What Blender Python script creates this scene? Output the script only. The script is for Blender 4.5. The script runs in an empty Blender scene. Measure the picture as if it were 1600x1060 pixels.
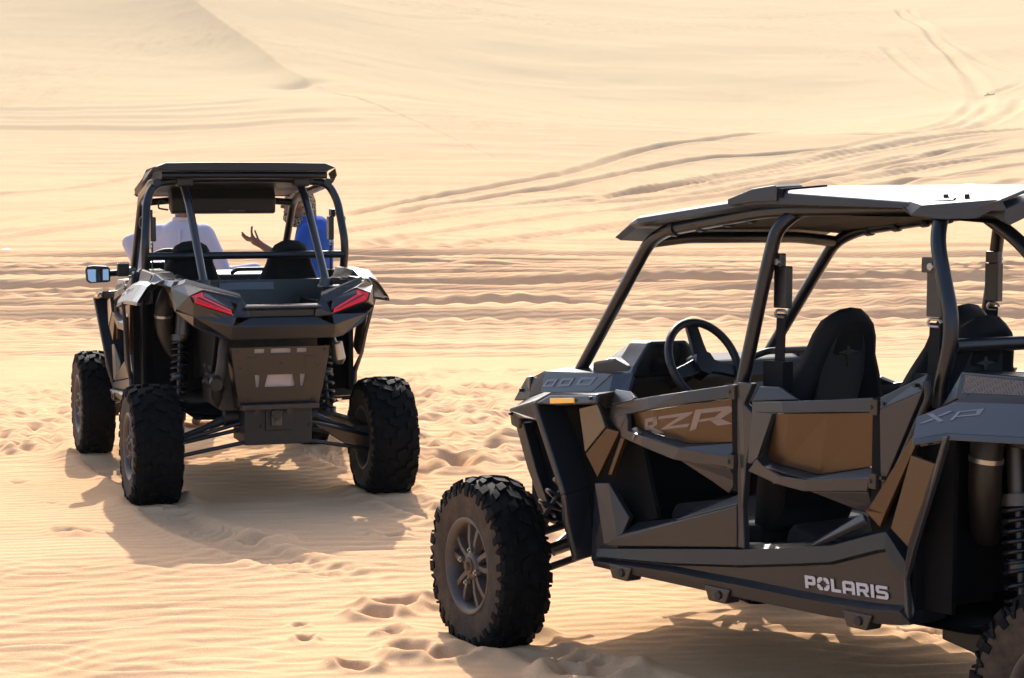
import bpy, bmesh, math, random
import numpy as np
from mathutils import Vector, Matrix

scene = bpy.context.scene
COL = scene.collection
R = math.radians

# ------------------------------------------------------------------ camera, sky, sun, exposure
cam_data = bpy.data.cameras.new('camera')
cam = bpy.data.objects.new('camera', cam_data)
COL.objects.link(cam)
cam.location = (0, 0, 1.8585)
cam.rotation_euler = (R(90) - math.atan((530 - 291.06) / 3187.3), 0, 0)
cam_data.sensor_width = 36
cam_data.lens = 3187.3 / 1600 * 36
cam_data.clip_start = .1
cam_data.clip_end = 3000
cam_data.dof.use_dof = True
cam_data.dof.focus_distance = 10.5
cam_data.dof.aperture_fstop = 18
scene.camera = cam

SUN_EL, SUN_AZ = R(37), R(-8)          # azimuth measured from +Y towards +X
world = bpy.data.worlds.new('World')
scene.world = world
world.use_nodes = True
wn = world.node_tree.nodes
bg = wn['Background']
sky = wn.new('ShaderNodeTexSky')
sky.sky_type = 'NISHITA'
sky.sun_disc = False
sky.sun_elevation = SUN_EL
sky.sun_rotation = SUN_AZ
sky.dust_density = 3.0
sky.air_density = .85
sky.ozone_density = 1.2
world.node_tree.links.new(sky.outputs[0], bg.inputs[0])
bg.inputs[1].default_value = .15
sl = bpy.data.lights.new('sun', 'SUN')
sl.energy = 2.8
sl.angle = R(.53)
sl.color = (1.0, .96, .89)
sun = bpy.data.objects.new('sun', sl)
COL.objects.link(sun)
sd = Vector((math.sin(SUN_AZ) * math.cos(SUN_EL), math.cos(SUN_AZ) * math.cos(SUN_EL), math.sin(SUN_EL)))
sun.rotation_euler = sd.to_track_quat('Z', 'Y').to_euler()
sun.location = sd * 60
scene.view_settings.view_transform = 'Standard'
scene.view_settings.look = 'None'
scene.view_settings.exposure = 1.17
scene.view_settings.gamma = 1

# ------------------------------------------------------------------ materials
MATS = {}
def M(name, col, rough=.5, metal=0., var=.12, vscale=6., bump=0., bscale=300., coat=0., dust=0., spec=.5, emit=0., dustcol=(.22, .155, .10), aniso=None):
    m = bpy.data.materials.new(name); m.use_nodes = True
    nt = m.node_tree; N = nt.nodes; L = nt.links; b = N['Principled BSDF']
    b.inputs['Roughness'].default_value = rough
    b.inputs['Metallic'].default_value = metal
    b.inputs['Specular IOR Level'].default_value = spec
    b.inputs['Coat Weight'].default_value = coat
    b.inputs['Coat Roughness'].default_value = .15
    tc = N.new('ShaderNodeTexCoord')
    no = N.new('ShaderNodeTexNoise'); no.inputs['Scale'].default_value = vscale; no.inputs['Detail'].default_value = 6
    L.new(tc.outputs['Object'], no.inputs['Vector'])
    mx = N.new('ShaderNodeMix'); mx.data_type = 'RGBA'
    mx.inputs[6].default_value = tuple(c * (1 - var) for c in col) + (1,)
    mx.inputs[7].default_value = tuple(min(1, c * (1 + var)) for c in col) + (1,)
    L.new(no.outputs['Fac'], mx.inputs[0])
    out = mx.outputs[2]
    if dust > 0:
        n2 = N.new('ShaderNodeTexNoise'); n2.inputs['Scale'].default_value = vscale * 1.7; n2.inputs['Detail'].default_value = 9; n2.inputs['Roughness'].default_value = .65
        L.new(tc.outputs['Object'], n2.inputs['Vector'])
        rp = N.new('ShaderNodeMapRange'); rp.inputs[1].default_value = .38; rp.inputs[2].default_value = .72; rp.inputs[3].default_value = dust * .25; rp.inputs[4].default_value = dust
        L.new(n2.outputs['Fac'], rp.inputs[0])
        m2 = N.new('ShaderNodeMix'); m2.data_type = 'RGBA'; m2.inputs[7].default_value = dustcol + (1,)
        L.new(out, m2.inputs[6]); L.new(rp.outputs[0], m2.inputs[0]); out = m2.outputs[2]
        ma = N.new('ShaderNodeMath'); ma.operation = 'MULTIPLY_ADD'; ma.inputs[1].default_value = .6; ma.inputs[2].default_value = rough; ma.use_clamp = True
        L.new(rp.outputs[0], ma.inputs[0]); L.new(ma.outputs[0], b.inputs['Roughness'])
    L.new(out, b.inputs['Base Color'])
    if emit:
        b.inputs['Emission Strength'].default_value = emit; L.new(out, b.inputs['Emission Color'])
    if bump:
        n3 = N.new('ShaderNodeTexNoise'); n3.inputs['Scale'].default_value = bscale; n3.inputs['Detail'].default_value = 3
        L.new(tc.outputs['Object'], n3.inputs['Vector'])
        bp = N.new('ShaderNodeBump'); bp.inputs['Strength'].default_value = bump; bp.inputs['Distance'].default_value = .002
        L.new(n3.outputs['Fac'], bp.inputs['Height']); L.new(bp.outputs[0], b.inputs['Normal'])
    MATS[name] = m
    return m

M('sill_plastic', (0.0085, 0.0105, 0.0145), .30, .05, .08, 4, .25, 420, dust=.012, spec=.45)
M('fender_plastic', (0.01155, 0.01485, 0.0209), .30, 0, .08, 4, .3, 420, dust=.015, spec=.6)
M('grey_plastic', (0.02255, 0.02503, 0.03025), .30, .1, .08, 4, .25, 420, dust=.02, spec=.5)
M('dark_plastic', (0.00374, 0.00484, 0.006875), .26, 0, .1, 5, .35, 420, dust=.012, spec=.6)
M('gloss_paint', (0.009, 0.015, 0.027), .30, .1, .06, 4, .12, 500, coat=.25, dust=.015, spec=.6)
M('roof_plastic', (0.017, 0.019, 0.023), .46, 0, .06, 4, .2, 400, dust=.03, spec=.45)
M('roof_black', (0.0066, 0.0066, 0.00715), .45, 0, .1, 4, .2, 400)
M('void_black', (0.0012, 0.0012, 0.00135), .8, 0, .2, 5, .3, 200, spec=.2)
M('bronze_paint', (0.05175, 0.02385, 0.0063), .34, .35, .10, 4, .12, 500, coat=.15, dust=.04)
M('khaki_gloss', (0.075, 0.065, 0.05), .16, .5, .12, 9, .05, 300, coat=.6)
M('black_plastic', (0.004, 0.004, 0.0045), .5, 0, .2, 5, .3, 350, dust=.012)
M('cage_steel', (0.00385, 0.006325, 0.011), .28, .1, .15, 5, .10, 600, dust=.02)
M('rubber', (0.0022, 0.0025, 0.0032), .78, 0, .2, 9, .4, 260, dust=.006, spec=.12)
M('rubber_side', (0.0143, 0.01265, 0.0121), .8, 0, .2, 9, .3, 260, dust=.36, spec=.2)
M('rim_metal', (0.052, 0.047, 0.047), .42, .4, .2, 9, .1, 300, dust=.30)
M('hub_bronze', (0.066, 0.044, 0.02475), .5, .5, .3, 20, .2, 200, dust=.35)
M('bright_metal', (0.35, 0.343, 0.329), .30, .9, .1, 10, .05, 300)
M('alloy_grey', (0.078, 0.075, 0.072), .40, .8, .2, 12, .1, 300, dust=.2)
M('dull_steel', (0.033, 0.0308, 0.0286), .5, .6, .3, 9, .15, 200, dust=.25)
M('hose_rubber', (0.00715, 0.0055, 0.004675), .5, 0, .2, 6, .25, 150, dust=.04)
M('seat_fabric', (0.00495, 0.00495, 0.00585), .85, 0, .25, 20, .7, 500, spec=.3)
M('seat_shell', (0.02, 0.0275, 0.03025), .45, 0, .12, 6, .3, 400)
M('red_lens', (.50, .004, .012), .22, 0, .2, 60, coat=.4, emit=.16)
M('smoked_lens', (.012, .010, .011), .12, 0, .1, 8, coat=.8)
M('amber_lens', (1.0, .46, .004), .35, 0, .06, 40, coat=.5)
M('mirror_glass', (.30, .33, .37), .02, 1., .01, 3)
M('decal_grey', (0.175, 0.145, 0.135), .45, .1, .06, 8)
M('decal_pale', (0.13, 0.14, 0.165), .40, .1, .06, 8)
M('decal_white', (0.4675, 0.4505, 0.4505), .45, 0, .05, 8)
M('light_mesh', (0.312, 0.276, 0.264), .42, .55, .1, 30)
M('sticker_white', (.75, .75, .74), .5, 0, .03, 8)
M('screen_black', (.006, .007, .009), .12, 0, .1, 8, coat=.7)
M('robe_cotton', (0.432, 0.4104, 0.4752), .85, 0, .05, 9, .5, 250, spec=.2)
M('blue_cotton', (0.0175, 0.07, 0.322), .85, 0, .15, 12, .6, 250, spec=.2)
M('trouser_cloth', (0.02475, 0.02365, 0.02475), .85, 0, .15, 12, .6, 250, spec=.2)
M('skin', (0.162, 0.075, 0.0408), .5, 0, .12, 14, .25, 300)
M('hair', (.012, .010, .009), .6, 0, .2, 30, .5, 300)
M('leather', (.05, .03, .02), .5, 0, .2, 12, .3, 200)

# woven mesh look for the screened openings and vents
def weave(name, a, b_, scale):
    m = M(name, a, .5, .4, .05, 20); nt = m.node_tree; N = nt.nodes; L = nt.links; b = N['Principled BSDF']
    tc = N.new('ShaderNodeTexCoord'); mp = N.new('ShaderNodeMapping'); mp.inputs['Rotation'].default_value = (0.6, .5, .785)
    ck = N.new('ShaderNodeTexVoronoi'); ck.inputs['Scale'].default_value = scale; ck.inputs['Randomness'].default_value = .15
    L.new(tc.outputs['Object'], mp.inputs[0]); L.new(mp.outputs[0], ck.inputs['Vector'])
    mr = N.new('ShaderNodeMapRange'); mr.inputs[1].default_value = .25; mr.inputs[2].default_value = .45
    L.new(ck.outputs['Distance'], mr.inputs[0])
    mx = N.new('ShaderNodeMix'); mx.data_type = 'RGBA'; mx.inputs[6].default_value = b_ + (1,); mx.inputs[7].default_value = a + (1,)
    L.new(mr.outputs[0], mx.inputs[0]); L.new(mx.outputs[2], b.inputs['Base Color'])
    bp = N.new('ShaderNodeBump'); bp.inputs['Strength'].default_value = .6; bp.inputs['Distance'].default_value = .003
    L.new(mr.outputs[0], bp.inputs['Height']); L.new(bp.outputs[0], b.inputs['Normal'])
    return m
weave('vent_mesh', (.11, .095, .088), (.03, .026, .024), 130)
weave('screen_mesh', (.42, .37, .36), (.22, .19, .17), 150)

# chequered headscarf
def scarf_mat():
    m = M('scarf_cloth', (0.294, 0.238, 0.154), .9, 0, .05, 20, spec=.2); nt = m.node_tree; N = nt.nodes; L = nt.links; b = N['Principled BSDF']
    tc = N.new('ShaderNodeTexCoord'); mp = N.new('ShaderNodeMapping'); mp.inputs['Rotation'].default_value = (.5, .4, .785)
    v = N.new('ShaderNodeTexVoronoi'); v.inputs['Scale'].default_value = 48; v.inputs['Randomness'].default_value = .3
    L.new(tc.outputs['Object'], mp.inputs[0]); L.new(mp.outputs[0], v.inputs['Vector'])
    mr = N.new('ShaderNodeMapRange'); mr.inputs[1].default_value = .38; mr.inputs[2].default_value = .5
    L.new(v.outputs['Distance'], mr.inputs[0])
    mx = N.new('ShaderNodeMix'); mx.data_type = 'RGBA'; mx.inputs[6].default_value = (.05, .032, .02, 1); mx.inputs[7].default_value = (.30, .23, .13, 1)
    L.new(mr.outputs[0], mx.inputs[0]); L.new(mx.outputs[2], b.inputs['Base Color'])
scarf_mat()

def sand_material():
    m = bpy.data.materials.new('dune_sand'); m.use_nodes = True
    nt = m.node_tree; N = nt.nodes; L = nt.links; b = N['Principled BSDF']
    b.inputs['Roughness'].default_value = .95; b.inputs['Specular IOR Level'].default_value = 0.
    tc = N.new('ShaderNodeTexCoord')
    def noise(sc, det, rough=.55, vec=None):
        n = N.new('ShaderNodeTexNoise'); n.inputs['Scale'].default_value = sc; n.inputs['Detail'].default_value = det; n.inputs['Roughness'].default_value = rough
        L.new(vec or tc.outputs['Object'], n.inputs['Vector']); return n
    big = noise(.06, 5); mid = noise(1.3, 6, .6); fine = noise(140, 4, .7); grain = noise(900, 2, .6)
    cr = N.new('ShaderNodeValToRGB')
    cr.color_ramp.elements[0].position = .30; cr.color_ramp.elements[0].color = (.580, .346, .190, 1)
    cr.color_ramp.elements[1].position = .70; cr.color_ramp.elements[1].color = (.672, .430, .248, 1)
    a1 = N.new('ShaderNodeMath'); a1.operation = 'MULTIPLY_ADD'; a1.inputs[1].default_value = .55; L.new(big.outputs['Fac'], a1.inputs[0])
    a2 = N.new('ShaderNodeMath'); a2.operation = 'MULTIPLY'; a2.inputs[1].default_value = .45; L.new(mid.outputs['Fac'], a2.inputs[0]); L.new(a2.outputs[0], a1.inputs[2])
    L.new(a1.outputs[0], cr.inputs[0])
    # grain speckle: darker mineral grains
    mg = N.new('ShaderNodeMapRange'); mg.inputs[1].default_value = .30; mg.inputs[2].default_value = .65; mg.inputs[3].default_value = .86; mg.inputs[4].default_value = 1.06
    L.new(fine.outputs['Fac'], mg.inputs[0])
    mx = N.new('ShaderNodeMix'); mx.data_type = 'RGBA'; mx.blend_type = 'MULTIPLY'; mx.inputs[0].default_value = 1
    # far haze put into the sand colour: paler and yellower with distance
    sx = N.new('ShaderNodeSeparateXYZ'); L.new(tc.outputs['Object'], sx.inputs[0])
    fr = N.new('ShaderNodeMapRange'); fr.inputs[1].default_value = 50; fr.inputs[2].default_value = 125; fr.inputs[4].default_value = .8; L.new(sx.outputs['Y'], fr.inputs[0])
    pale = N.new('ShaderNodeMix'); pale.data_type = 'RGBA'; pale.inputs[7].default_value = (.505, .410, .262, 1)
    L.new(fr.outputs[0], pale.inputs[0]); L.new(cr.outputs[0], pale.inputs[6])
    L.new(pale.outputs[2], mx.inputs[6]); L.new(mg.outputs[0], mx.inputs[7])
    # coarse dark grain patches lying on the far slopes
    mpz = N.new('ShaderNodeMapping'); mpz.inputs['Scale'].default_value = (.55, .16, .3); L.new(tc.outputs['Object'], mpz.inputs[0])
    sp = noise(2.2, 8, .75, mpz.outputs[0]); pb = noise(.022, 3)
    m1 = N.new('ShaderNodeMapRange'); m1.inputs[1].default_value = .46; m1.inputs[2].default_value = .66; L.new(sp.outputs['Fac'], m1.inputs[0])
    m2 = N.new('ShaderNodeMapRange'); m2.inputs[1].default_value = .48; m2.inputs[2].default_value = .62; m2.inputs[4].default_value = .34; L.new(pb.outputs['Fac'], m2.inputs[0])
    mm = N.new('ShaderNodeMath'); mm.operation = 'MULTIPLY'; L.new(m1.outputs[0], mm.inputs[0]); L.new(m2.outputs[0], mm.inputs[1])
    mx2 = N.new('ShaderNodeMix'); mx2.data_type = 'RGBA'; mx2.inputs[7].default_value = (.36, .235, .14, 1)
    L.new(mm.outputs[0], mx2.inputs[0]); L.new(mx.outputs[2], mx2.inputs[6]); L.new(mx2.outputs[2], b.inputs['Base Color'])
    # fine relief: wind ripples that are too small to mesh, plus grain
    mpr = N.new('ShaderNodeMapping'); mpr.inputs['Rotation'].default_value = (0, 0, R(84)); L.new(tc.outputs['Object'], mpr.inputs[0])
    wv = N.new('ShaderNodeTexWave'); wv.inputs['Scale'].default_value = 3.4; wv.inputs['Distortion'].default_value = 4.5; wv.inputs['Detail'].default_value = 3; wv.inputs['Detail Scale'].default_value = .8
    L.new(mpr.outputs[0], wv.inputs['Vector'])
    b1 = N.new('ShaderNodeBump'); b1.inputs['Strength'].default_value = .38; b1.inputs['Distance'].default_value = .010; L.new(wv.outputs['Fac'], b1.inputs['Height'])
    b2 = N.new('ShaderNodeBump'); b2.inputs['Strength'].default_value = .3; b2.inputs['Distance'].default_value = .004; L.new(fine.outputs['Fac'], b2.inputs['Height']); L.new(b1.outputs[0], b2.inputs['Normal'])
    lump = noise(9, 6, .6)
    b3 = N.new('ShaderNodeBump'); b3.inputs['Strength'].default_value = .25; b3.inputs['Distance'].default_value = .03; L.new(lump.outputs['Fac'], b3.inputs['Height']); L.new(b2.outputs[0], b3.inputs['Normal'])
    b4 = N.new('ShaderNodeBump'); b4.inputs['Strength'].default_value = .25; b4.inputs['Distance'].default_value = .001; L.new(grain.outputs['Fac'], b4.inputs['Height']); L.new(b3.outputs[0], b4.inputs['Normal'])
    L.new(b4.outputs[0], b.inputs['Normal'])
    MATS['dune_sand'] = m
sand_material()
# ------------------------------------------------------------------ terrain: large forms
def sstep(a, b, x):
    t = np.clip((x - a) / (b - a), 0, 1)
    return t * t * (3 - 2 * t)

def vnoise(x, y, seed=0):
    xi = np.floor(x).astype(np.int64); yi = np.floor(y).astype(np.int64)
    fx = x - xi; fy = y - yi
    fx = fx * fx * fx * (fx * (fx * 6 - 15) + 10); fy = fy * fy * fy * (fy * (fy * 6 - 15) + 10)
    def h(a, b):
        n = (a * 374761393 + b * 668265263 + seed * 974634777) & 0x7fffffff
        n = ((n ^ (n >> 13)) * 1274126177) & 0x7fffffff
        return ((n ^ (n >> 16)) & 0xffff) / 32767.5 - 1.0
    a = h(xi, yi); b = h(xi + 1, yi); c = h(xi, yi + 1); d = h(xi + 1, yi + 1)
    return (a * (1 - fx) + b * fx) * (1 - fy) + (c * (1 - fx) + d * fx) * fy

# slope tables: distance from the foreground (m) -> height (m), for bearings across the valley
TB = np.array([-.262, -.172, -.093, 0., .094, .157, .251])
TD = np.array([0, 40, 54, 80, 96, 110, 122, 132, 150, 170, 200, 240, 300, 400, 900.])
TH = np.array([
    [0, 0, .02, 1.1, 2.5, 4.2, 6.0, 7.6, 10.3, 13.4, 19.5, 27, 40, 62, 90],
    [0, 0, .02, 1.1, 2.6, 4.4, 6.2, 7.8, 10.4, 13.6, 19.4, 27, 40, 62, 90],
    [0, 0, .02, 1.2, 3.0, 5.2, 7.2, 8.5, 9.6, 11.6, 16.0, 22.5, 35, 58, 85],
    [0, 0, .02, 1.1, 3.0, 4.9, 6.3, 6.55, 7.5, 9.6, 14.2, 21.0, 31, 54, 80],
    [0, 0, .02, 1.1, 2.6, 4.7, 4.9, 5.1, 6.8, 9.2, 14.2, 20.5, 30, 54, 80],
    [0, 0, .02, 1.1, 2.5, 4.4, 4.75, 5.1, 6.8, 9.2, 14.0, 20.0, 29, 54, 80],
    [0, 0, .02, 1.2, 3.0, 4.8, 5.7, 6.6, 8.4, 10.8, 15.2, 21, 30, 54, 80]])
_b = np.linspace(-.45, .45, 181)
_d = np.concatenate([np.linspace(0, 300, 601), np.linspace(302, 900, 300)])
_G = np.array([np.interp(_d, TD, TH[i]) for i in range(len(TB))])
_G = np.array([np.interp(_b, TB, _G[:, j]) for j in range(len(_d))])          # (d, b)
def _blur(A, n, ax):
    k = np.hanning(n + 2)[1:-1]; k /= k.sum()
    P = np.concatenate([np.take(A, [0] * (n // 2), ax), A, np.take(A, [-1] * (n // 2), ax)], ax)
    return np.apply_along_axis(lambda v: np.convolve(v, k, 'valid'), ax, P)
_G = _blur(_blur(_G, 25, 0), 31, 1)

# crest of the left dune: world x, y and how far it stands proud of the slope
CREST = np.array([[-11.3, 130, .1, .8], [-12.9, 135, .5, 1.2], [-15.6, 144, 1.0, 1.9], [-19.5, 157, 1.9, 3.2], [-23.5, 168, 2.7, 4.6], [-28.5, 181, 3.4, 6.5], [-36, 200, 4.0, 10.], [-50, 235, 4.5, 16.], [-75, 300, 4.5, 22.]])

def seg_dist(x, y, P):
    """signed side distance and arc position along polyline P (world xy)"""
    best = np.full(x.shape, 1e9); side = np.zeros(x.shape); arc = np.zeros(x.shape); s0 = 0.
    for (ax, ay), (bx, by) in zip(P[:-1, :2], P[1:, :2]):
        dx, dy = bx - ax, by - ay; L = math.hypot(dx, dy)
        t = np.clip(((x - ax) * dx + (y - ay) * dy) / L / L, 0, 1)
        qx, qy = x - ax - t * dx, y - ay - t * dy
        D = np.hypot(qx, qy); m = D < best
        best = np.where(m, D, best); side = np.where(m, (dx * (y - ay) - dy * (x - ax)) / L, side)
        arc = np.where(m, s0 + t * L, arc); s0 += L
    return best, side, arc, s0

def base_height(x, y):
    d = np.hypot(x, y); b = np.arctan2(x, y)
    bi = np.clip((np.clip(b, -.45, .45) + .45) / .9 * 180, 0, 179.999)
    di = np.where(d < 300, d / .5, 600 + (np.minimum(d, 898) - 300) / 2); di = np.clip(di, 0, len(_d) - 1.001)
    i0 = di.astype(int); j0 = bi.astype(int); fi = di - i0; fj = bi - j0
    H = (_G[i0, j0] * (1 - fi) + _G[i0 + 1, j0] * fi) * (1 - fj) + (_G[i0, j0 + 1] * (1 - fi) + _G[i0 + 1, j0 + 1] * fi) * fj
    # unseen sand beside and behind is lowered so the bodywork reflects more sky
    k = sstep(.5, 1.1, np.abs(b)); H = H * (1 - k) - k * np.clip((d - 9) * .3, 0, 26)
    far = (d > 95) & (np.abs(b) < .6)
    xs, ys = x[far], y[far]
    D, side, arc, L = seg_dist(xs, ys, CREST)
    sg = np.concatenate([[0], np.cumsum(np.hypot(np.diff(CREST[:, 0]), np.diff(CREST[:, 1])))])
    amp = np.interp(arc, sg, CREST[:, 2])
    w = np.interp(arc, sg, CREST[:, 3])
    left = side > 0
    back = amp * np.exp(-(D / (22 + 7 * amp)) ** 1.4)
    add = np.where(left, amp * np.exp(-D / w), back)
    add -= .45 * np.exp(-((xs + 14.2) / 1.6) ** 2 - ((ys - 136.0) / 1.6) ** 2)
    H[far] += add
    return H

# ------------------------------------------------------------------ terrain: ruts, footprints, ripples
RUTS = [  # world polyline, depth, half width, berm, tread period (0 = smooth)
 ([(-5.99,70.83),(-3.78,80.43),(-1.32,84.34),(2.26,90.35),(6.33,101.37),(11.36,107.02),(18.68,118)], .27, .30, .45, 0),
 ([(-4.5,71.82),(-2.46,78.53),(0.0,83.34),(2.14,85.43),(5.86,93.71),(9.28,98.99),(14.34,102.0),(17.25,104.19)], .24, .28, .45, 0),
 ([(-5.22,66.66),(-2.34,74.63),(1.26,80.43),(5.26,83.97),(10.23,93.43),(16.15,103.37),(24.21,110.76)], .10, .3, .7, 1.1),
 ([(-6.09,60.69),(-2.24,71.46),(1.22,77.89),(6.41,81.88),(12.68,92.16),(18.68,99.64),(25.39,101.58)], .12, .32, .7, 1.0),
 ([(-4.52,55.47),(-2.37,62.95),(4.88,77.89),(10.18,85.61),(14.4,92.07),(19.1,98.55),(26.13,104.59)], .16, .34, .8, 0),
 ([(-3.95,52.5),(-0.73,58.28),(4.22,67.29),(10.48,83.7),(17.56,93.62),(24.5,98.03)], .13, .4, .8, 1.2),
 ([(3.2,62.5),(8.29,75.63),(13.24,84.61),(17.13,88.35),(22.76,91.01)], .18, .34, .9, 0),
 ([(5.0,60.0),(9.78,69.38),(15.12,80.53),(21.3,85.09)], .16, .34, .9, 0),
 ([(7.5,62.0),(11.5,71.0),(17,82.5),(24,88.5)], .14, .34, .9, 0),
 ([(2.0,79.0),(8.0,88.5),(14.0,97.5),(20.0,103.5),(27,107)], .15, .34, .9, 0),
 ([(4.0,81.5),(9.5,91.5),(15.2,100.5),(22.0,106),(30,109)], .14, .45, .9, 1.3),
 ([(9.0,84.0),(15.0,93.0),(21,97.5),(29,100)], .16, .34, .9, 0),
 ([(12.0,81.0),(18.5,90.0),(25.0,94.5),(31,96)], .14, .34, .9, 0),
 ([(-16.5,57.2),(-14.96,59.64),(-13.79,63.77),(-12.32,69.02),(-11.01,74.81)], .11, .34, .8, 0),
 ([(-17,59),(-15.6,62.23),(-14.53,65.31),(-13.31,70.83),(-11.8,77)], .09, .35, .8, 0),
 ([(-22,80),(-20.73,82.8),(-19.57,84.53),(-18.09,87.62),(-16.53,92.71),(-14.8,97)], .10, .34, .8, 0),
 ([(-18,64),(-16.89,67.39),(-15.91,74.72),(-14.25,79.16),(-12,84)], .08, .35, .8, 0),
 ([(15.36,109.29),(20.17,107.66),(23.75,111.85),(31.8,136.83),(37.33,162.96),(40.89,190.34),(43.72,219.55),(48.53,258.07)], .16, .45, .7, 0),
 ([(16.71,109.2),(22.44,112.29),(29.45,132.91),(35.02,153.85),(39.43,180.85),(43.43,214.71),(49.56,257.16)], .16, .45, .7, 0),
 ([(41.88,168.0),(41.91,179.41),(42.79,196.38),(44.29,219.0),(48.18,258.34)], .18, .5, .7, 0),
 ([(39.96,160.25),(34.68,150.3),(33.64,161.02),(34.64,179.36),(36.49,202.09)], .16, .5, .7, 0),
 ([(36.61,146.77),(31.12,127.84),(24.68,109.77),(21.8,107.39)], .16, .45, .7, 0),
 ([(-34,120.5),(-30.22,121.09),(-24.94,122.4),(-17.98,122.65),(-13,124)], .13, .9, .8, 0),
 ([(-32,111.2),(-27.92,111.77),(-22.96,112.6),(-16.27,111.4),(-11.82,111.34),(-6,110.24)], .15, .8, .8, 0),
 ([(-32,116.4),(-29.2,116.97),(-22.09,117.4),(-14.53,116.45),(-8.53,114.9)], .10, .8, .8, 0),
 ([(-24,196.0),(-21.94,201.68),(-16.72,199.13),(-10.05,201.96),(-2.63,211.12)], .2, .9, .8, 0),
 ([(-6,248),(0.0,241.71),(7.27,233.91),(18.48,237.71),(34.54,246.82)], .2, .9, .8, 0),
]
PITS = [(-1.36, 10.69, .075, .040), (-1.28, 10.69, .07, .035), (-2.44, 11.01, .055, .03), (-2.35, 11.01, .055, .03), (-2.72, 11.98, .03, .015), (-2.88, 12.9, .04, .02),
 (-3.13, 12.84, .056, .025), (-.59, 8.72, .06, .05), (-.52, 8.95, .075, .05), (-.51, 8.42, .048, .035), (-.6, 7.79, .054, .035), (-.9, 8.53, .032, .02),
 (-.85, 8.27, .04, .025), (-.66, 9.25, .029, .015), (-.65, 10.8, .054, .03), (-.24, 8.0, .075, .045), (-.41, 8.06, .085, .05), (.30, 7.72, .10, .05),
 (-.35, 13.57, .13, .06), (-.54, 14.81, .08, .05), (-.21, 14.99, .10, .05), (-.36, 13.98, .06, .04), (-.46, 14.33, .06, .04), (-.13, 14.15, .07, .04),
 (-.2, 18.44, .09, .05), (-.37, 18.25, .07, .04), (-.57, 16.47, .09, .05), (-.35, 17.04, .07, .045), (-.79, 17.97, .09, .05), (-.32, 8.85, .04, .02)]
rng = random.Random(11)
for _ in range(150):                       # trampled patch between the two vehicles
    y = rng.uniform(13.2, 20.5); x = -.068 * y + rng.uniform(-.03, .085) * y * (1.0 if y < 17 else .9)
    PITS.append((x, y, rng.uniform(.05, .125), rng.uniform(.022, .06)))
for _ in range(140):                       # trampled patch left of the parked buggy
    y = rng.uniform(14.2, 19.5); PITS.append((y * rng.uniform(-.27, -.205), y, rng.uniform(.04, .095), rng.uniform(.018, .045)))
for _ in range(45):                       # around the two men
    y = rng.uniform(15.0, 19.5); PITS.append((y * rng.uniform(-.21, -.06), y, rng.uniform(.05, .10), rng.uniform(.02, .045)))

# wheel contact patches: x, y, wheel bottom z, heading (filled in from the vehicle poses)
def pose(x, y, z, yaw, pitch, roll):
    fw = Vector((-math.sin(yaw), math.cos(yaw), pitch)).normalized()
    lf = Vector((-math.cos(yaw), -math.sin(yaw), roll)); lf = (lf - fw * fw.dot(lf)).normalized()
    up = fw.cross(lf)
    m = Matrix.Identity(4)
    for i in range(3):
        m[i][0], m[i][1], m[i][2] = fw[i], lf[i], up[i]
    m.translation = (x, y, z)
    return m
POSE_L = pose(-1.4588, 12.1595, 0., .3252, .0099, -.001)
POSE_R = pose(2.2856, 6.3917, -.0206, .6367, -.0076, .0124)
WB_L, WB_R = 2.289, 2.98
TRACK_F, TRACK_R = 1.515, 1.410
WHEELS = []
for mtx, wb, st in ((POSE_L, WB_L, 0.), (POSE_R, WB_R, -.155)):
    for fx_, sy in ((0, 1), (0, -1), (wb, 1), (wb, -1)):
        tr = TRACK_R if fx_ == 0 else TRACK_F
        p = mtx @ Vector((fx_, sy * tr / 2, 0)); d = mtx.to_3x3() @ Vector((1, 0, 0))
        WHEELS.append((p.x, p.y, p.z - .035, math.atan2(-d.x, d.y) + (st if fx_ else 0)))

def rut_profile(u, berm):
    return -np.exp(-u * u) + berm * .55 * (np.exp(-((u - 1.7) / .7) ** 2) + np.exp(-((u + 1.7) / .7) ** 2))

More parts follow.
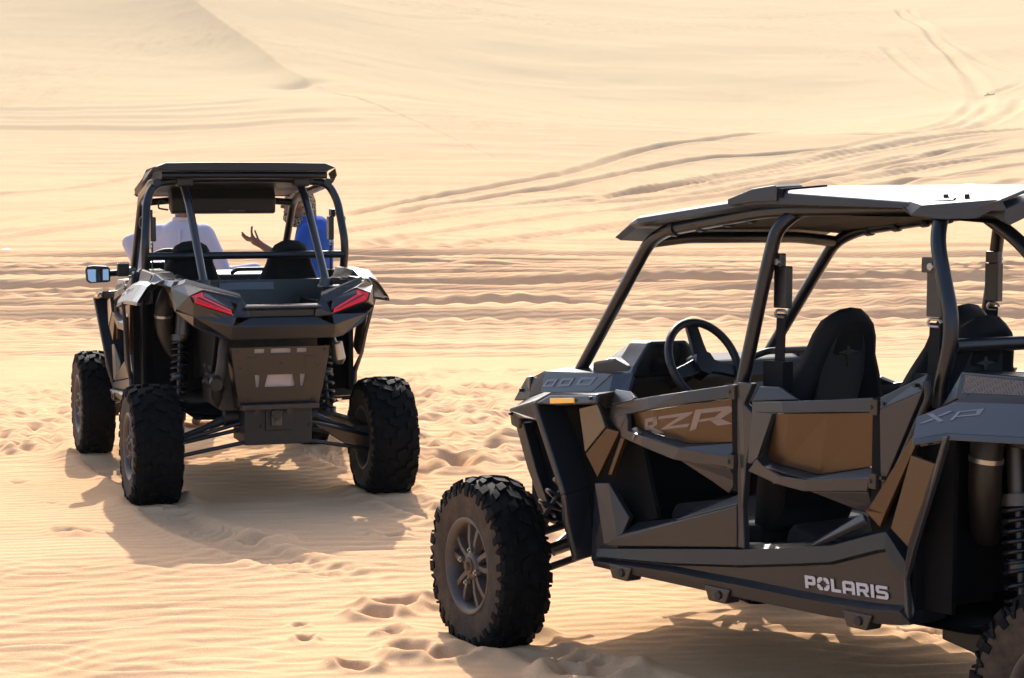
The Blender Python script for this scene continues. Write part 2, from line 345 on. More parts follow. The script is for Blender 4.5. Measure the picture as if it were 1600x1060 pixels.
def detail_height(x, y, H, shape=None):
    d = np.hypot(x, y); b = np.arctan2(x, y)
    infr = np.abs(b) < .34
    # broad undulation
    H += .035 * vnoise(x * .33, y * .33, 3) * sstep(3, 9, d) + .05 * vnoise(x * .11 + 5, y * .11, 4) * sstep(18, 40, d)
    H += (.35 * vnoise(x * .045, y * .045, 5) + .1 * vnoise(x * .12, y * .12, 6)) * sstep(60, 140, d)
    # long ridges and old wheel tracks running across the flat
    m = infr & (d > 20) & (d < 70)
    xs, ys = x[m], y[m]; add = np.zeros(xs.shape)
    r2 = random.Random(7)
    yc = 21.8
    k = 0
    while yc < 62:
        tread = r2.random() < .36
        big = (not tread) and yc > 28 and r2.random() < .6
        a = r2.uniform(.18, .32) if big else (r2.uniform(.04, .06) if tread else r2.uniform(.075, .125))
        w = r2.uniform(.28, .45) if big else r2.uniform(.13, .20)
        if yc < 27: a *= .45
        sl = r2.uniform(-.03, .10); ph = r2.uniform(0, 100)
        cy = yc + sl * xs + .5 * vnoise(xs * .07 + ph, xs * 0 + k, 20) + .12 * vnoise(xs * .35 + ph, xs * 0 + k, 21)
        pair = () if big else (r2.uniform(1.1, 1.5),)              # the two wheels of one passing vehicle
        mod0 = np.clip(.85 + .5 * vnoise(xs * .08 + ph * 3, xs * 0 + k, 22) + .1 * vnoise(xs * .5 + ph, ys * .2, 23), .1, 1.4)
        for off in (0.,) + pair:
            u = (ys - cy - off) / w
            mod = mod0
            if tread:
                mod = mod * (1 + .35 * np.sin(xs * 2 * math.pi / .48 + u + off * 5))
            add += a * mod * (np.exp(-u * u) * .9 - .8 * np.exp(-((u + 1.5) / .8) ** 2)) * (np.abs(u) < 4)
        yc += r2.uniform(.4, 1.05) * (1 + (yc - 22) / 40); k += 1
    add += .010 * vnoise(xs * .35, ys * 1.8, 30) + .006 * vnoise(xs * 1.0, ys * 4, 31)
    H[m] += add * sstep(20, 24, d[m]) * (1 - sstep(44, 64, d[m]))
    # wind-laid streaks on the slopes
    m = infr & (d > 55) & (d < 320)
    xs, ys = x[m], y[m]
    st_ = sstep(55, 75, d[m])
    H[m] += st_ * (.045 * vnoise(xs * .12 + ys * .02, ys * .55, 40) + .03 * vnoise(xs * .3 - ys * .05, ys * 1.2, 41)) * (.75 - .5 * sstep(110, 150, d[m]))
    # ruts
    for P, depth, w, berm, tread in RUTS:
        P = np.array(P)
        # round the polyline off
        t = np.linspace(0, len(P) - 1, (len(P) - 1) * 5 + 1); Q = np.stack([np.interp(t, range(len(P)), P[:, 0]), np.interp(t, range(len(P)), P[:, 1])], 1)
        for _ in range(3):
            Q[1:-1] = (Q[:-2] + 2 * Q[1:-1] + Q[2:]) / 4
        lo = Q.min(0) - 5 * w; hi = Q.max(0) + 5 * w
        m = (x > lo[0]) & (x < hi[0]) & (y > lo[1]) & (y < hi[1])
        if not m.any(): continue
        xs, ys = x[m], y[m]
        D, side, arc, Ln = seg_dist(xs, ys, Q)
        end = np.minimum(sstep(0, 4, arc), 1 - sstep(Ln - 4, Ln, arc))
        mod = np.clip(.85 + .4 * vnoise(arc * .12, arc * 0 + depth * 99 + w * 31, 50), .2, 1.4)
        if tread: mod = mod * (1 + .25 * np.sin(arc * 2 * math.pi / (tread * .6)))
        s = np.where(side > 0, D, -D) / w
        H[m] += depth * mod * end * rut_profile(s, berm)
    # foreground wind ripples
    m = infr & (d > 6) & (d < 24)
    xs, ys = x[m], y[m]
    ph = (ys * .995 + xs * .10) / .165 + 1.1 * vnoise(xs * .8, ys * .8, 60) + .5 * vnoise(xs * 2.6, ys * 1.5, 61)
    fr = ph - np.floor(ph)
    saw = np.where(fr < .68, fr / .68, (1 - fr) / .32)
    saw = saw * saw * (3 - 2 * saw)
    mask = sstep(-.5, .1, vnoise(xs * .35 + 9, ys * .35, 62)) * (1 - sstep(15, 22, d[m])) * .9 + .1
    H[m] += .019 * mask * (saw - .5) + .006 * vnoise(xs * 2.2, ys * 2.2, 63)
    # tyre tracks laid by the parked buggies: from each rear wheel backwards, gently curving
    def wheel_track(P, w, depth):
        P = np.array(P); lo = P.min(0) - .5; hi = P.max(0) + .5
        m = (x > lo[0]) & (x < hi[0]) & (y > lo[1]) & (y < hi[1])
        if not m.any(): return
        xs, ys = x[m], y[m]
        D, side, arc, Ln = seg_dist(xs, ys, P)
        s = np.where(side > 0, D, -D) / w
        fade = (1 - sstep(Ln * .5, Ln, arc))
        bed = -np.clip(1.15 - np.abs(s) ** 4, 0, 1) + .55 * np.exp(-((np.abs(s) - 1.35) / .3) ** 2)
        lug = np.sin(arc * 2 * math.pi / .115 + np.abs(s) * 2.5 + np.where(side > 0, 0, 2.)) * (np.abs(s) < 1.05)
        H[m] += fade * (depth * bed + .018 * lug * np.clip(.5 + vnoise(xs * 3, ys * 3, 70), 0, 1))
    for k in (0, 1, 2, 3):
        px, py, pz, hd = WHEELS[k]
        fwd = np.array([-math.sin(hd), math.cos(hd)]); pts = [np.array([px, py])]
        L_ = 3.2 if k < 2 else 2.1
        for i in range(1, 9):
            a = hd + (.05 if k < 2 else .03) * i
            pts.append(pts[-1] - np.array([-math.sin(a), math.cos(a)]) * L_ / 8)
        wheel_track(pts, .135, .032 if k < 2 else .028)
    for k in (4, 5, 6, 7):
        px, py, pz, hd = WHEELS[k]
        hd = WHEELS[4][3]
        wheel_track([np.array([px, py]), np.array([px + math.sin(hd) * 2.6, py - math.cos(hd) * 2.6])], .13, .02)
    # footprints: a scuffed hollow with its thrown-up rim
    Z = np.zeros(H.shape)
    for (cx, cy, r, a) in PITS:
        m = (np.abs(x - cx) < 3.2 * r) & (np.abs(y - cy) < 5 * r)
        if not m.any(): continue
        an = (cx * 37.1 + cy * 17.3) % 3.14
        dx, dy = x[m] - cx, y[m] - cy
        u = (dx * math.cos(an) + dy * math.sin(an)) / (r * 1.25); v = (-dx * math.sin(an) + dy * math.cos(an)) / (r * .8)
        q = np.sqrt(u * u + v * v) + .25 * vnoise(dx / r * 1.6 + cx, dy / r * 1.6 + cy, 80)
        Z[m] += a * 2.0 * (-1.0 * np.exp(-q * q * 1.1) + .42 * np.exp(-((q - 1.55) / .5) ** 2) * (1 + .5 * np.sin(np.arctan2(v, u) * 2 + cx * 9)))
    Z = np.maximum(Z, -.09); Z = np.where(Z > .045, .045 + (Z - .045) * .4, Z)
    if shape:                                  # loose sand slumps: soften the piled rims
        Z = Z.reshape(shape)
        for it in range(5):
            Z[:, 1:-1] = (Z[:, :-2] + 2 * Z[:, 1:-1] + Z[:, 2:]) / 4
            if it < 2: Z[1:-1] = (Z[:-2] + 2 * Z[1:-1] + Z[2:]) / 4
        Z = Z.ravel()
    H += Z
    # sand bedded round the wheels
    for (cx, cy, cz, hd) in WHEELS:
        dx, dy = x - cx, y - cy
        m = (np.abs(dx) < 1.2) & (np.abs(dy) < 1.2)
        if not m.any(): continue
        f = -dx[m] * math.sin(hd) + dy[m] * math.cos(hd); l = dx[m] * math.cos(hd) + dy[m] * math.sin(hd)
        g = np.exp(-((f / .42) ** 2 + (l / .34) ** 2))
        H[m] = H[m] * (1 - g) + g * (cz + .046)
        H[m] += .034 * np.exp(-((np.abs(l) - .21) / .07) ** 2) * np.exp(-(f / .24) ** 2) * (1 + .5 * vnoise(f * 9, l * 9, 90))
        H[m] += .032 * np.exp(-((f + .30) / .10) ** 2) * np.exp(-(l / .16) ** 2)
    return H

def build_ground():
    half = .272
    az = np.concatenate([np.linspace(-math.pi, -.45, 22)[:-1], np.linspace(-.45, -half, 14)[:-1], np.linspace(-half, half, 800), np.linspace(half, .45, 14)[1:], np.linspace(.45, math.pi, 22)[1:]])
    near = 5923. / np.arange(830, 262, -1.45)                  # about one row per picture line on flat sand
    rows = np.concatenate([[.6, 1.5, 3, 4.5, 5.6, 6.4], near, np.arange(near[-1] + .11, 62, .125), np.arange(62.15, 106, .15), np.arange(106.2, 132, .3), np.arange(132.3, 200, .45), np.arange(200.5, 300, 1.5), np.geomspace(302, 900, 40)])
    A, D = np.meshgrid(az, rows)
    X, Y = (D * np.sin(A)).ravel(), (D * np.cos(A)).ravel()
    H = base_height(X, Y)
    H = detail_height(X, Y, H, A.shape)
    nr, nc = A.shape
    co = np.stack([X, Y, H], 1)
    H2 = co[:nc].mean(0)
    co = np.vstack([co, [[0, 0, float(co[:nc, 2].mean())]]])
    i, j = np.meshgrid(np.arange(nr - 1), np.arange(nc - 1), indexing='ij')
    a = (i * nc + j).ravel()
    quads = np.stack([a, a + 1, a + nc + 1, a + nc], 1)[:, ::-1]
    tri = np.array([[nr * nc, k, k + 1] for k in range(nc - 1)])[:, ::-1]
    me = bpy.data.meshes.new('sand_ground')
    me.vertices.add(len(co)); me.vertices.foreach_set('co', co.astype(np.float32).ravel())
    nl = quads.size + tri.size
    me.loops.add(nl); me.loops.foreach_set('vertex_index', np.concatenate([quads.ravel(), tri.ravel()]).astype(np.int32))
    me.polygons.add(len(quads) + len(tri))
    me.polygons.foreach_set('loop_start', np.concatenate([np.arange(len(quads)) * 4, quads.size + np.arange(len(tri)) * 3]).astype(np.int32))
    me.polygons.foreach_set('use_smooth', np.ones(len(quads) + len(tri), dtype=bool))
    me.update(calc_edges=True); me.validate()
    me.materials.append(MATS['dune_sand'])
    o = bpy.data.objects.new('sand_ground', me); COL.objects.link(o)
    o['kind'] = 'structure'; o['label'] = 'pale golden desert sand with dunes, wheel ruts and footprints'
    return o
build_ground()
def ground_z(x, y):
    X = np.array([float(x)]); Y = np.array([float(y)])
    return float(detail_height(X, Y, base_height(X, Y))[0])

# ------------------------------------------------------------------ mesh helpers
def newell(P):
    n = Vector((0, 0, 0))
    for a, b in zip(P, P[1:] + P[:1]):
        n += Vector(((a[1] - b[1]) * (a[2] + b[2]), (a[2] - b[2]) * (a[0] + b[0]), (a[0] - b[0]) * (a[1] + b[1])))
    return n.normalized()

def link(name, me, mat, parent=None):
    if mat and not me.materials: me.materials.append(MATS[mat])
    o = bpy.data.objects.new(name, me); COL.objects.link(o)
    if parent: o.parent = parent
    return o

class Geo:
    """collects shapes; obj() links them as one mesh object. fmap maps every input point (vehicle stretch), side mirrors in y"""
    def __init__(s, fmap=None, side=1):
        s.v = []; s.f = []; s.sm = []; s.fmap = fmap; s.side = side
    def m(s, p):
        return Vector(s.fmap(p)) if s.fmap else Vector(p)
    def ms(s, P):
        out = []
        for p in P:
            q = s.m(p)
            if not out or (q - out[-1]).length > 1e-5: out.append(q)
        if len(out) > 1 and (out[0] - out[-1]).length < 1e-5 and len(P) > 2: out.pop()
        return out
    def add(s, V, F, smooth=False):
        k = len(s.v); s.v += [tuple(v) for v in V]; s.f += [tuple(i + k for i in f) for f in F]; s.sm += [smooth] * len(F)
    def plate(s, pts, th=.02, out=(0, 1, 0)):
        P = s.ms(pts)
        if len(P) < 3: return s
        n = newell(P)
        if n.dot(Vector(out)) < 0: P = P[::-1]; n = -n
        k = len(P); B = [p - n * th for p in P]
        F = [tuple(range(k)), tuple(range(2 * k - 1, k - 1, -1))] + [(i, k + i, k + (i + 1) % k, (i + 1) % k) for i in range(k)]
        s.add(P + B, F); return s
    def face(s, pts, out=(0, 1, 0)):
        P = s.ms(pts)
        if len(P) < 3: return s
        if newell(P).dot(Vector(out)) < 0: P = P[::-1]
        s.add(P, [tuple(range(len(P)))]); return s
    def loft(s, rings, closed=True, cap=True, smooth=False):
        R_ = [[s.m(p) for p in r] for r in rings]
        keep = [R_[0]]
        for r in R_[1:]:
            if max((a - b).length for a, b in zip(r, keep[-1])) > 1e-4: keep.append(r)
        n = len(keep[0]); V = [p for r in keep for p in r]; F = []
        for i in range(len(keep) - 1):
            for j in range(n if closed else n - 1):
                F.append((i * n + j, i * n + (j + 1) % n, (i + 1) * n + (j + 1) % n, (i + 1) * n + j))
        s.add(V, F, smooth)
        if cap and closed:
            k = len(s.v) - len(V)
            s.f.append(tuple(k + j for j in range(n))[::-1]); s.sm.append(False)
            s.f.append(tuple(k + (len(keep) - 1) * n + j for j in range(n))); s.sm.append(False)
        return s
    def box(s, c, sz, rot=None):
        P = []
        for dz in (-.5, .5):
            for dy in (-.5, .5):
                for dx in (-.5, .5):
                    q = Vector((dx * sz[0], dy * sz[1], dz * sz[2]))
                    if rot: q = rot @ q
                    P.append(s.m(Vector(c) + q))
        s.add(P, [(0, 2, 3, 1), (4, 5, 7, 6), (0, 1, 5, 4), (2, 6, 7, 3), (0, 4, 6, 2), (1, 3, 7, 5)]); return s
    def sweep(s, P, rad, n=12, cap=True, prof=None, smooth=True):
        """sweep a circle (or prof [(a,b)..]) along points P already in final space; rad scalar or list"""
        P = [Vector(p) for p in P]; k = len(P)
        T = [(P[min(i + 1, k - 1)] - P[max(i - 1, 0)]).normalized() for i in range(k)]
        up = Vector((0, 0, 1)) if abs(T[0].z) < .9 else Vector((1, 0, 0))
        a = T[0].cross(up).normalized(); V = []; F = []
        pr = prof or [(math.cos(2 * math.pi * j / n), math.sin(2 * math.pi * j / n)) for j in range(n)]
        n = len(pr)
        for i in range(k):
            a = (a - T[i] * a.dot(T[i])).normalized(); b = T[i].cross(a)
            r = rad[i] if isinstance(rad, (list, tuple)) else rad
            V += [P[i] + a * (r * u) + b * (r * w) for u, w in pr]
        for i in range(k - 1):
            F += [(i * n + j, i * n + (j + 1) % n, (i + 1) * n + (j + 1) % n, (i + 1) * n + j) for j in range(n)]
        s.add(V, F, smooth)
        if cap: s.add(V[:n], [tuple(range(n))[::-1]]); s.add(V[-n:], [tuple(range(n))])
        return s
    def tube(s, pts, r, n=12, fillet=.08, nf=5):
        P = s.ms(pts); Q = [P[0]]
        for i in range(1, len(P) - 1):
            a, b, c = P[i - 1], P[i], P[i + 1]
            d = min(fillet, (a - b).length * .45, (c - b).length * .45)
            p0 = b + (a - b).normalized() * d; p1 = b + (c - b).normalized() * d
            for t in range(nf + 1):
                t /= nf; Q.append(p0 * (1 - t) ** 2 + b * 2 * t * (1 - t) + p1 * t * t)
        Q.append(P[-1]); return s.sweep(Q, r, n)
    def cyl(s, p0, p1, r0, r1=None, n=14, smooth=True):
        return s.sweep([s.m(p0), s.m(p1)], [r0, r0 if r1 is None else r1], n, True, None, smooth)
    def spring(s, p0, p1, Rr, r, turns, n=6):
        p0, p1 = s.m(p0), s.m(p1); ax = (p1 - p0).normalized(); u = ax.orthogonal().normalized(); w = ax.cross(u)
        k = int(turns * 14); P = []
        for i in range(k + 1):
            t = i / k; an = t * turns * 2 * math.pi
            P.append(p0 + (p1 - p0) * t + u * math.cos(an) * Rr + w * math.sin(an) * Rr)
        return s.sweep(P, r, n)
    def ell(s, c, r, n=16, k=10, rot=None, smooth=True):
        V = []; F = []
        for i in range(k + 1):
            th = math.pi * i / k
            for j in range(n):
                ph = 2 * math.pi * j / n
                q = Vector((r[0] * math.sin(th) * math.cos(ph), r[1] * math.sin(th) * math.sin(ph), -r[2] * math.cos(th)))
                if rot: q = rot @ q
                V.append(s.m(Vector(c) + q))
        for i in range(k):
            F += [(i * n + j, i * n + (j + 1) % n, (i + 1) * n + (j + 1) % n, (i + 1) * n + j) for j in range(n)]
        s.add(V, F, smooth); return s
    def capsule(s, p0, p1, r0, r1, n=12):
        p0, p1 = Vector(p0), Vector(p1); ax = (p1 - p0).normalized(); P = []; rr = []
        for a in (-90, -60, -30, 0): P.append(p0 + ax * r0 * math.sin(R(a))); rr.append(max(r0 * math.cos(R(a)), r0 * .02))
        for a in (0, 30, 60, 90): P.append(p1 + ax * r1 * math.sin(R(a))); rr.append(max(r1 * math.cos(R(a)), r1 * .02))
        return s.sweep(P, rr, n)
    def mesh(s, name):
        me = bpy.data.meshes.new(name)
        V = [(x, y * s.side, z) for x, y, z in s.v]; F = s.f if s.side > 0 else [f[::-1] for f in s.f]
        me.from_pydata(V, [], F); me.update()
        me.polygons.foreach_set('use_smooth', np.array(s.sm, dtype=bool))
        return me
    def obj(s, name, mat, parent=None, bevel=0., seg=2, merge=False, solid=0.):
        me = s.mesh(name)
        if solid:
            bm = bmesh.new(); bm.from_mesh(me); bmesh.ops.remove_doubles(bm, verts=bm.verts, dist=2e-4); bm.to_mesh(me); bm.free()
        if merge:
            bm = bmesh.new(); bm.from_mesh(me); bmesh.ops.remove_doubles(bm, verts=bm.verts, dist=1e-4); bmesh.ops.recalc_face_normals(bm, faces=bm.faces); bm.to_mesh(me); bm.free()
        o = link(name, me, mat, parent)
        if solid:
            q = o.modifiers.new('solidify', 'SOLIDIFY'); q.thickness = solid; q.offset = -1; q.use_quality_normals = True
        if bevel:
            b = o.modifiers.new('bevel', 'BEVEL'); b.width = bevel; b.segments = seg; b.limit_method = 'ANGLE'; b.angle_limit = R(30)
        return o

def drape(poly, tris, off):
    """cut a flat (x, z) outline along the triangles of a faceted panel and lay the pieces on it"""
    out = []
    for t in tris:
        a, b, c = t
        area = (b[0] - a[0]) * (c[2] - a[2]) - (b[2] - a[2]) * (c[0] - a[0])
        if abs(area) < 1e-9: continue
        cl = [a, b, c] if area > 0 else [a, c, b]
        P = [tuple(p) for p in poly]
        for u, v in ((cl[0], cl[1]), (cl[1], cl[2]), (cl[2], cl[0])):
            side = lambda p: (v[0] - u[0]) * (p[1] - u[2]) - (v[2] - u[2]) * (p[0] - u[0])
            Q = []
            for p, q in zip(P, P[1:] + P[:1]):
                sp, sq = side(p), side(q)
                if sp >= 0: Q.append(p)
                if (sp >= 0) != (sq >= 0):
                    k = sp / (sp - sq); Q.append((p[0] + (q[0] - p[0]) * k, p[1] + (q[1] - p[1]) * k))
            P = Q
            if len(P) < 3: break
        if len(P) < 3: continue
        A, B, C = Vector(a), Vector(b), Vector(c); n = (B - A).cross(C - A)
        out.append([(x, A.y - (n.x * (x - A.x) + n.z * (z - A.z)) / n.y + off, z) for x, z in P])
    return out

def empty(name, mtx, label, cat, group=None):
    o = bpy.data.objects.new(name, None); COL.objects.link(o); o.matrix_world = mtx; o.empty_display_size = .3
    o['label'] = label; o['category'] = cat
    if group: o['group'] = group
    return o

# ------------------------------------------------------------------ wheels (axle along y, outer side +y)
TR = .368
def tyre_mesh(w):
    g = Geo(); h = w / 2
    prof = [(-.90, .196), (-.94, .21), (-.985, .25), (-1.0, .285), (-.97, .318), (-.88, .338), (-.68, .348), (-.3, .350), (.3, .350), (.68, .348), (.88, .338), (.97, .318), (1.0, .285), (.985, .25), (.94, .21), (.90, .196)]
    n = 72; V = []; F = []
    for i in range(n):
        a = 2 * math.pi * i / n
        V += [(r * math.cos(a), y * h, r * math.sin(a)) for y, r in prof]
    k = len(prof)
    for i in range(n):
        F += [(i * k + j, i * k + j + 1, ((i + 1) % n) * k + j + 1, ((i + 1) % n) * k + j) for j in range(k - 1)]
    g.add(V, F, True); ncase = len(F)
    def hexa(c0, c1):   # c0: 4 base (theta,y,r), c1: 4 top
        pt = lambda q: (q[2] * math.cos(q[0]), q[1] * h, q[2] * math.sin(q[0]))
        g.add([pt(q) for q in c0] + [pt(q) for q in c1], [(0, 1, 2, 3), (7, 6, 5, 4), (0, 4, 5, 1), (1, 5, 6, 2), (2, 6, 7, 3), (3, 7, 4, 0)])
    P = 18; rn = random.Random(3)
    for i in range(P):
        t0 = 2 * math.pi * i / P; p = 2 * math.pi / P
        for sg in (1, -1):
            o = t0 + (p * .5 if sg < 0 else 0)
            # centre chevron block
            def blk(ya, yb, ta, tb, wd, r0a, r1a, r0b, r1b, sh=.92):
                c0 = [(o + p * (ta - wd), sg * ya, r0a), (o + p * (ta + wd), sg * ya, r0a), (o + p * (tb + wd), sg * yb, r0b), (o + p * (tb - wd), sg * yb, r0b)]
                c1 = [(o + p * (ta - wd * sh), sg * (ya + .015), r1a), (o + p * (ta + wd * sh), sg * (ya + .015), r1a), (o + p * (tb + wd * sh), sg * (yb - .015), r1b), (o + p * (tb - wd * sh), sg * (yb - .015), r1b)]
                if sg < 0: c0, c1 = c0[::-1], c1[::-1]
                hexa(c0, c1)
            blk(-.06, .34, .02, .22, .19, .346, TR, .346, TR)
            blk(.40, .68, .42, .62, .18, .344, TR - .001, .342, TR - .004)
            blk(.62, .97, .05, .16, .19, .340, TR - .004, .325, .350)
            # shoulder wrap and the zigzag ribs on the sidewall
            blk2 = [(.955, .348), (1.025, .322), (1.04, .292)]
            for (ya, ra), (yb, rb) in zip(blk2[:-1], blk2[1:]):
                ta, tb, wd = .16, .20, .16
                c0 = [(o + p * (ta - wd), sg * (ya - .10), ra), (o + p * (ta + wd), sg * (ya - .10), ra), (o + p * (tb + wd), sg * (yb - .10), rb), (o + p * (tb - wd), sg * (yb - .10), rb)]
                c1 = [(o + p * (ta - wd * .8), sg * ya, ra), (o + p * (ta + wd * .8), sg * ya, ra), (o + p * (tb + wd * .8), sg * yb, rb), (o + p * (tb - wd * .8), sg * yb, rb)]
                if sg < 0: c0, c1 = c0[::-1], c1[::-1]
                hexa(c0, c1)
            for ta, tb in ((.42, .62), (.82, .62)):
                wd = .055
                for (ya, ra), (yb, rb) in (((.955, .345), (1.03, .298)),):
                    c0 = [(o + p * (ta - wd), sg * (ya - .1), ra), (o + p * (ta + wd), sg * (ya - .1), ra), (o + p * (tb + wd), sg * (yb - .1), rb), (o + p * (tb - wd), sg * (yb - .1), rb)]
                    c1 = [(o + p * (ta - wd * .7), sg * ya, ra), (o + p * (ta + wd * .7), sg * ya, ra), (o + p * (tb + wd * .7), sg * yb, rb), (o + p * (tb - wd * .7), sg * yb, rb)]
                    if sg < 0: c0, c1 = c0[::-1], c1[::-1]
                    hexa(c0, c1)
    # raised bead ring
    me = g.mesh('tyre'); me.materials.append(MATS['rubber']); me.materials.append(MATS['rubber_side'])
    side_cols = (0, 1, 2, 3, k - 2, k - 3, k - 4, k - 5)
    for i in range(ncase):
        if (i % (k - 1)) in side_cols: me.polygons[i].material_index = 1
    return me
def rim_mesh(w):
    g = Geo(); h = w / 2; n = 56
    def lathe(prof):
        V = []; F = []; k = len(prof)
        for i in range(n):
            a = 2 * math.pi * i / n; V += [(r * math.cos(a), y, r * math.sin(a)) for y, r in prof]
        for i in range(n): F += [(i * k + j, i * k + j + 1, ((i + 1) % n) * k + j + 1, ((i + 1) % n) * k + j) for j in range(k - 1)]
        g.add(V, F, True)
    o = h * .93
    lathe([(-o, .196), (-o, .182), (-o + .02, .168), (o - .055, .165), (o - .02, .172), (o - .004, .182), (o + .004, .193), (o + .001, .201), (o - .012, .203)])
    lathe([(o - .015, 0.0005), (o - .012, .035), (o - .018, .058), (o - .05, .062), (o - .10, .06)])
    for i in range(10):
        a = 2 * math.pi * (i + (.12 if i % 2 else -.12)) / 10
        u = Vector((math.cos(a), 0, math.sin(a))); t = Vector((-math.sin(a), 0, math.cos(a))); y = Vector((0, 1, 0))
        r = []
        for rr, yy, hw, dp in ((.05, o - .022, .017, .03), (.11, o - .018, .0145, .026), (.172, o - .024, .018, .03)):
            c = u * rr + y * yy
            r.append([c - t * hw - y * dp, c + t * hw - y * dp, c + t * hw * .65, c - t * hw * .65])
        g.loft(r)
    return g.mesh('rim')
TYRE = {w: tyre_mesh(w) for w in (.226, .285)}
RIM = {w: rim_mesh(w) for w in (.226, .285)}
def nut_mesh(w):
    g = Geo(); o = w / 2 * .93
    g.cyl((0, o - .022, 0), (0, o - .004, 0), .013, .012, 6, False); g.cyl((0, o - .005, 0), (0, o + .004, 0), .006, .006, 8); return g.mesh('lug_nut')
def cap_mesh(w):
    g = Geo(); o = w / 2 * .93
    g.cyl((0, o - .016, 0), (0, o - .006, 0), .036, .034, 20); g.cyl((0, o - .010, 0), (0, o + .006, 0), .020, .016, 8); return g.mesh('hub_cap')
NUT = {w: nut_mesh(w) for w in (.226, .285)}; CAP = {w: cap_mesh(w) for w in (.226, .285)}
for d, mt in ((RIM, 'rim_metal'), (NUT, 'bright_metal'), (CAP, 'hub_bronze')):
    for me in d.values(): me.materials.append(MATS[mt])

def add_wheel(root, x, y, w, side, steer=0., spin=0., camber=0.):
    o = bpy.data.objects.new('wheel', RIM[w]); COL.objects.link(o); o.parent = root
    o.location = (x, y * side, TR - .035)
    m = Matrix.Rotation(steer, 4, 'Z') @ Matrix.Rotation(camber * side, 4, 'X') @ (Matrix.Rotation(math.pi, 4, 'Z') if side < 0 else Matrix.Identity(4)) @ Matrix.Rotation(spin, 4, 'Y')
    o.rotation_euler = m.to_euler()
    t = link('tyre', TYRE[w], None, o); t.data = TYRE[w]
    link('hub_cap', CAP[w], None, o)
    for k in range(4):
        n = link('lug_nut', NUT[w], None, o); a = R(45 + 90 * k); n.location = (.072 * math.cos(a), 0, .072 * math.sin(a))
    return o

# ------------------------------------------------------------------ side-by-side buggies (x forward from the rear axle, y left, z up)
RZR = [[(2.068,1.01),(2.042,1.015),(2.064,0.968),(2.085,0.965)],[(2.044,1.015),(1.984,1.027),(1.993,1.01),(2.05,1.0)],[(2.014,1.006),(1.986,1.027),(1.988,0.998),(2.018,0.983)],[(2.06,0.984),(2.016,0.993),(2.013,0.978),(2.067,0.968)],[(2.037,0.975),(2.014,0.984),(1.96,0.966),(2.02,0.957)],[(2.104,0.948),(2.086,0.952),(2.116,0.924)],[(1.973,1.028),(1.774,1.063),(1.798,1.047),(1.982,1.016)],[(1.855,1.037),(1.798,1.047),(1.922,0.995),(1.981,0.977)],[(1.983,0.976),(1.922,0.996),(1.802,1.016),(1.819,1.002)],[(1.765,1.07),(1.727,1.076),(1.777,0.998),(1.812,0.986)],[(1.728,1.076),(1.602,1.096),(1.576,1.086),(1.736,1.059)],[(1.636,1.077),(1.576,1.086),(1.648,1.046),(1.68,1.047)],[(1.751,1.035),(1.674,1.05),(1.648,1.047),(1.76,1.024)],[(1.699,1.035),(1.648,1.047),(1.594,1.032),(1.667,1.019)]]
ZEROS = [[(2.786,1.106),(2.716,1.114),(2.736,1.103),(2.777,1.099)],[(2.716,1.114),(2.741,1.08),(2.751,1.088),(2.736,1.103)],[(2.741,1.08),(2.812,1.074),(2.791,1.084),(2.751,1.088)],[(2.812,1.074),(2.786,1.106),(2.777,1.099),(2.791,1.084)],[(2.69,1.118),(2.61,1.125),(2.632,1.114),(2.678,1.11)],[(2.61,1.125),(2.634,1.09),(2.646,1.098),(2.632,1.114)],[(2.634,1.09),(2.715,1.082),(2.693,1.094),(2.646,1.098)],[(2.715,1.082),(2.69,1.118),(2.678,1.11),(2.693,1.094)],[(2.574,1.129),(2.471,1.138),(2.498,1.126),(2.558,1.121)],[(2.471,1.138),(2.503,1.102),(2.517,1.11),(2.498,1.126)],[(2.503,1.102),(2.598,1.094),(2.572,1.105),(2.517,1.11)],[(2.598,1.094),(2.574,1.129),(2.558,1.121),(2.572,1.105)]]
XPL = [[(0.609,0.759,1.151),(0.588,0.756,1.155),(0.531,0.767,1.136),(0.548,0.77,1.132)],[(0.623,0.779,1.12),(0.58,0.765,1.14),(0.572,0.767,1.137),(0.61,0.778,1.122)],[(0.564,0.76,1.149),(0.529,0.748,1.166),(0.511,0.747,1.168),(0.557,0.761,1.147)],[(0.492,0.746,1.168),(0.48,0.745,1.17),(0.496,0.763,1.142),(0.509,0.765,1.139)],[(0.492,0.746,1.168),(0.396,0.734,1.184),(0.404,0.737,1.18),(0.483,0.747,1.166)],[(0.422,0.738,1.18),(0.396,0.734,1.184),(0.406,0.747,1.164),(0.419,0.747,1.165)],[(0.488,0.754,1.155),(0.418,0.746,1.166),(0.406,0.747,1.164),(0.491,0.757,1.151)]]
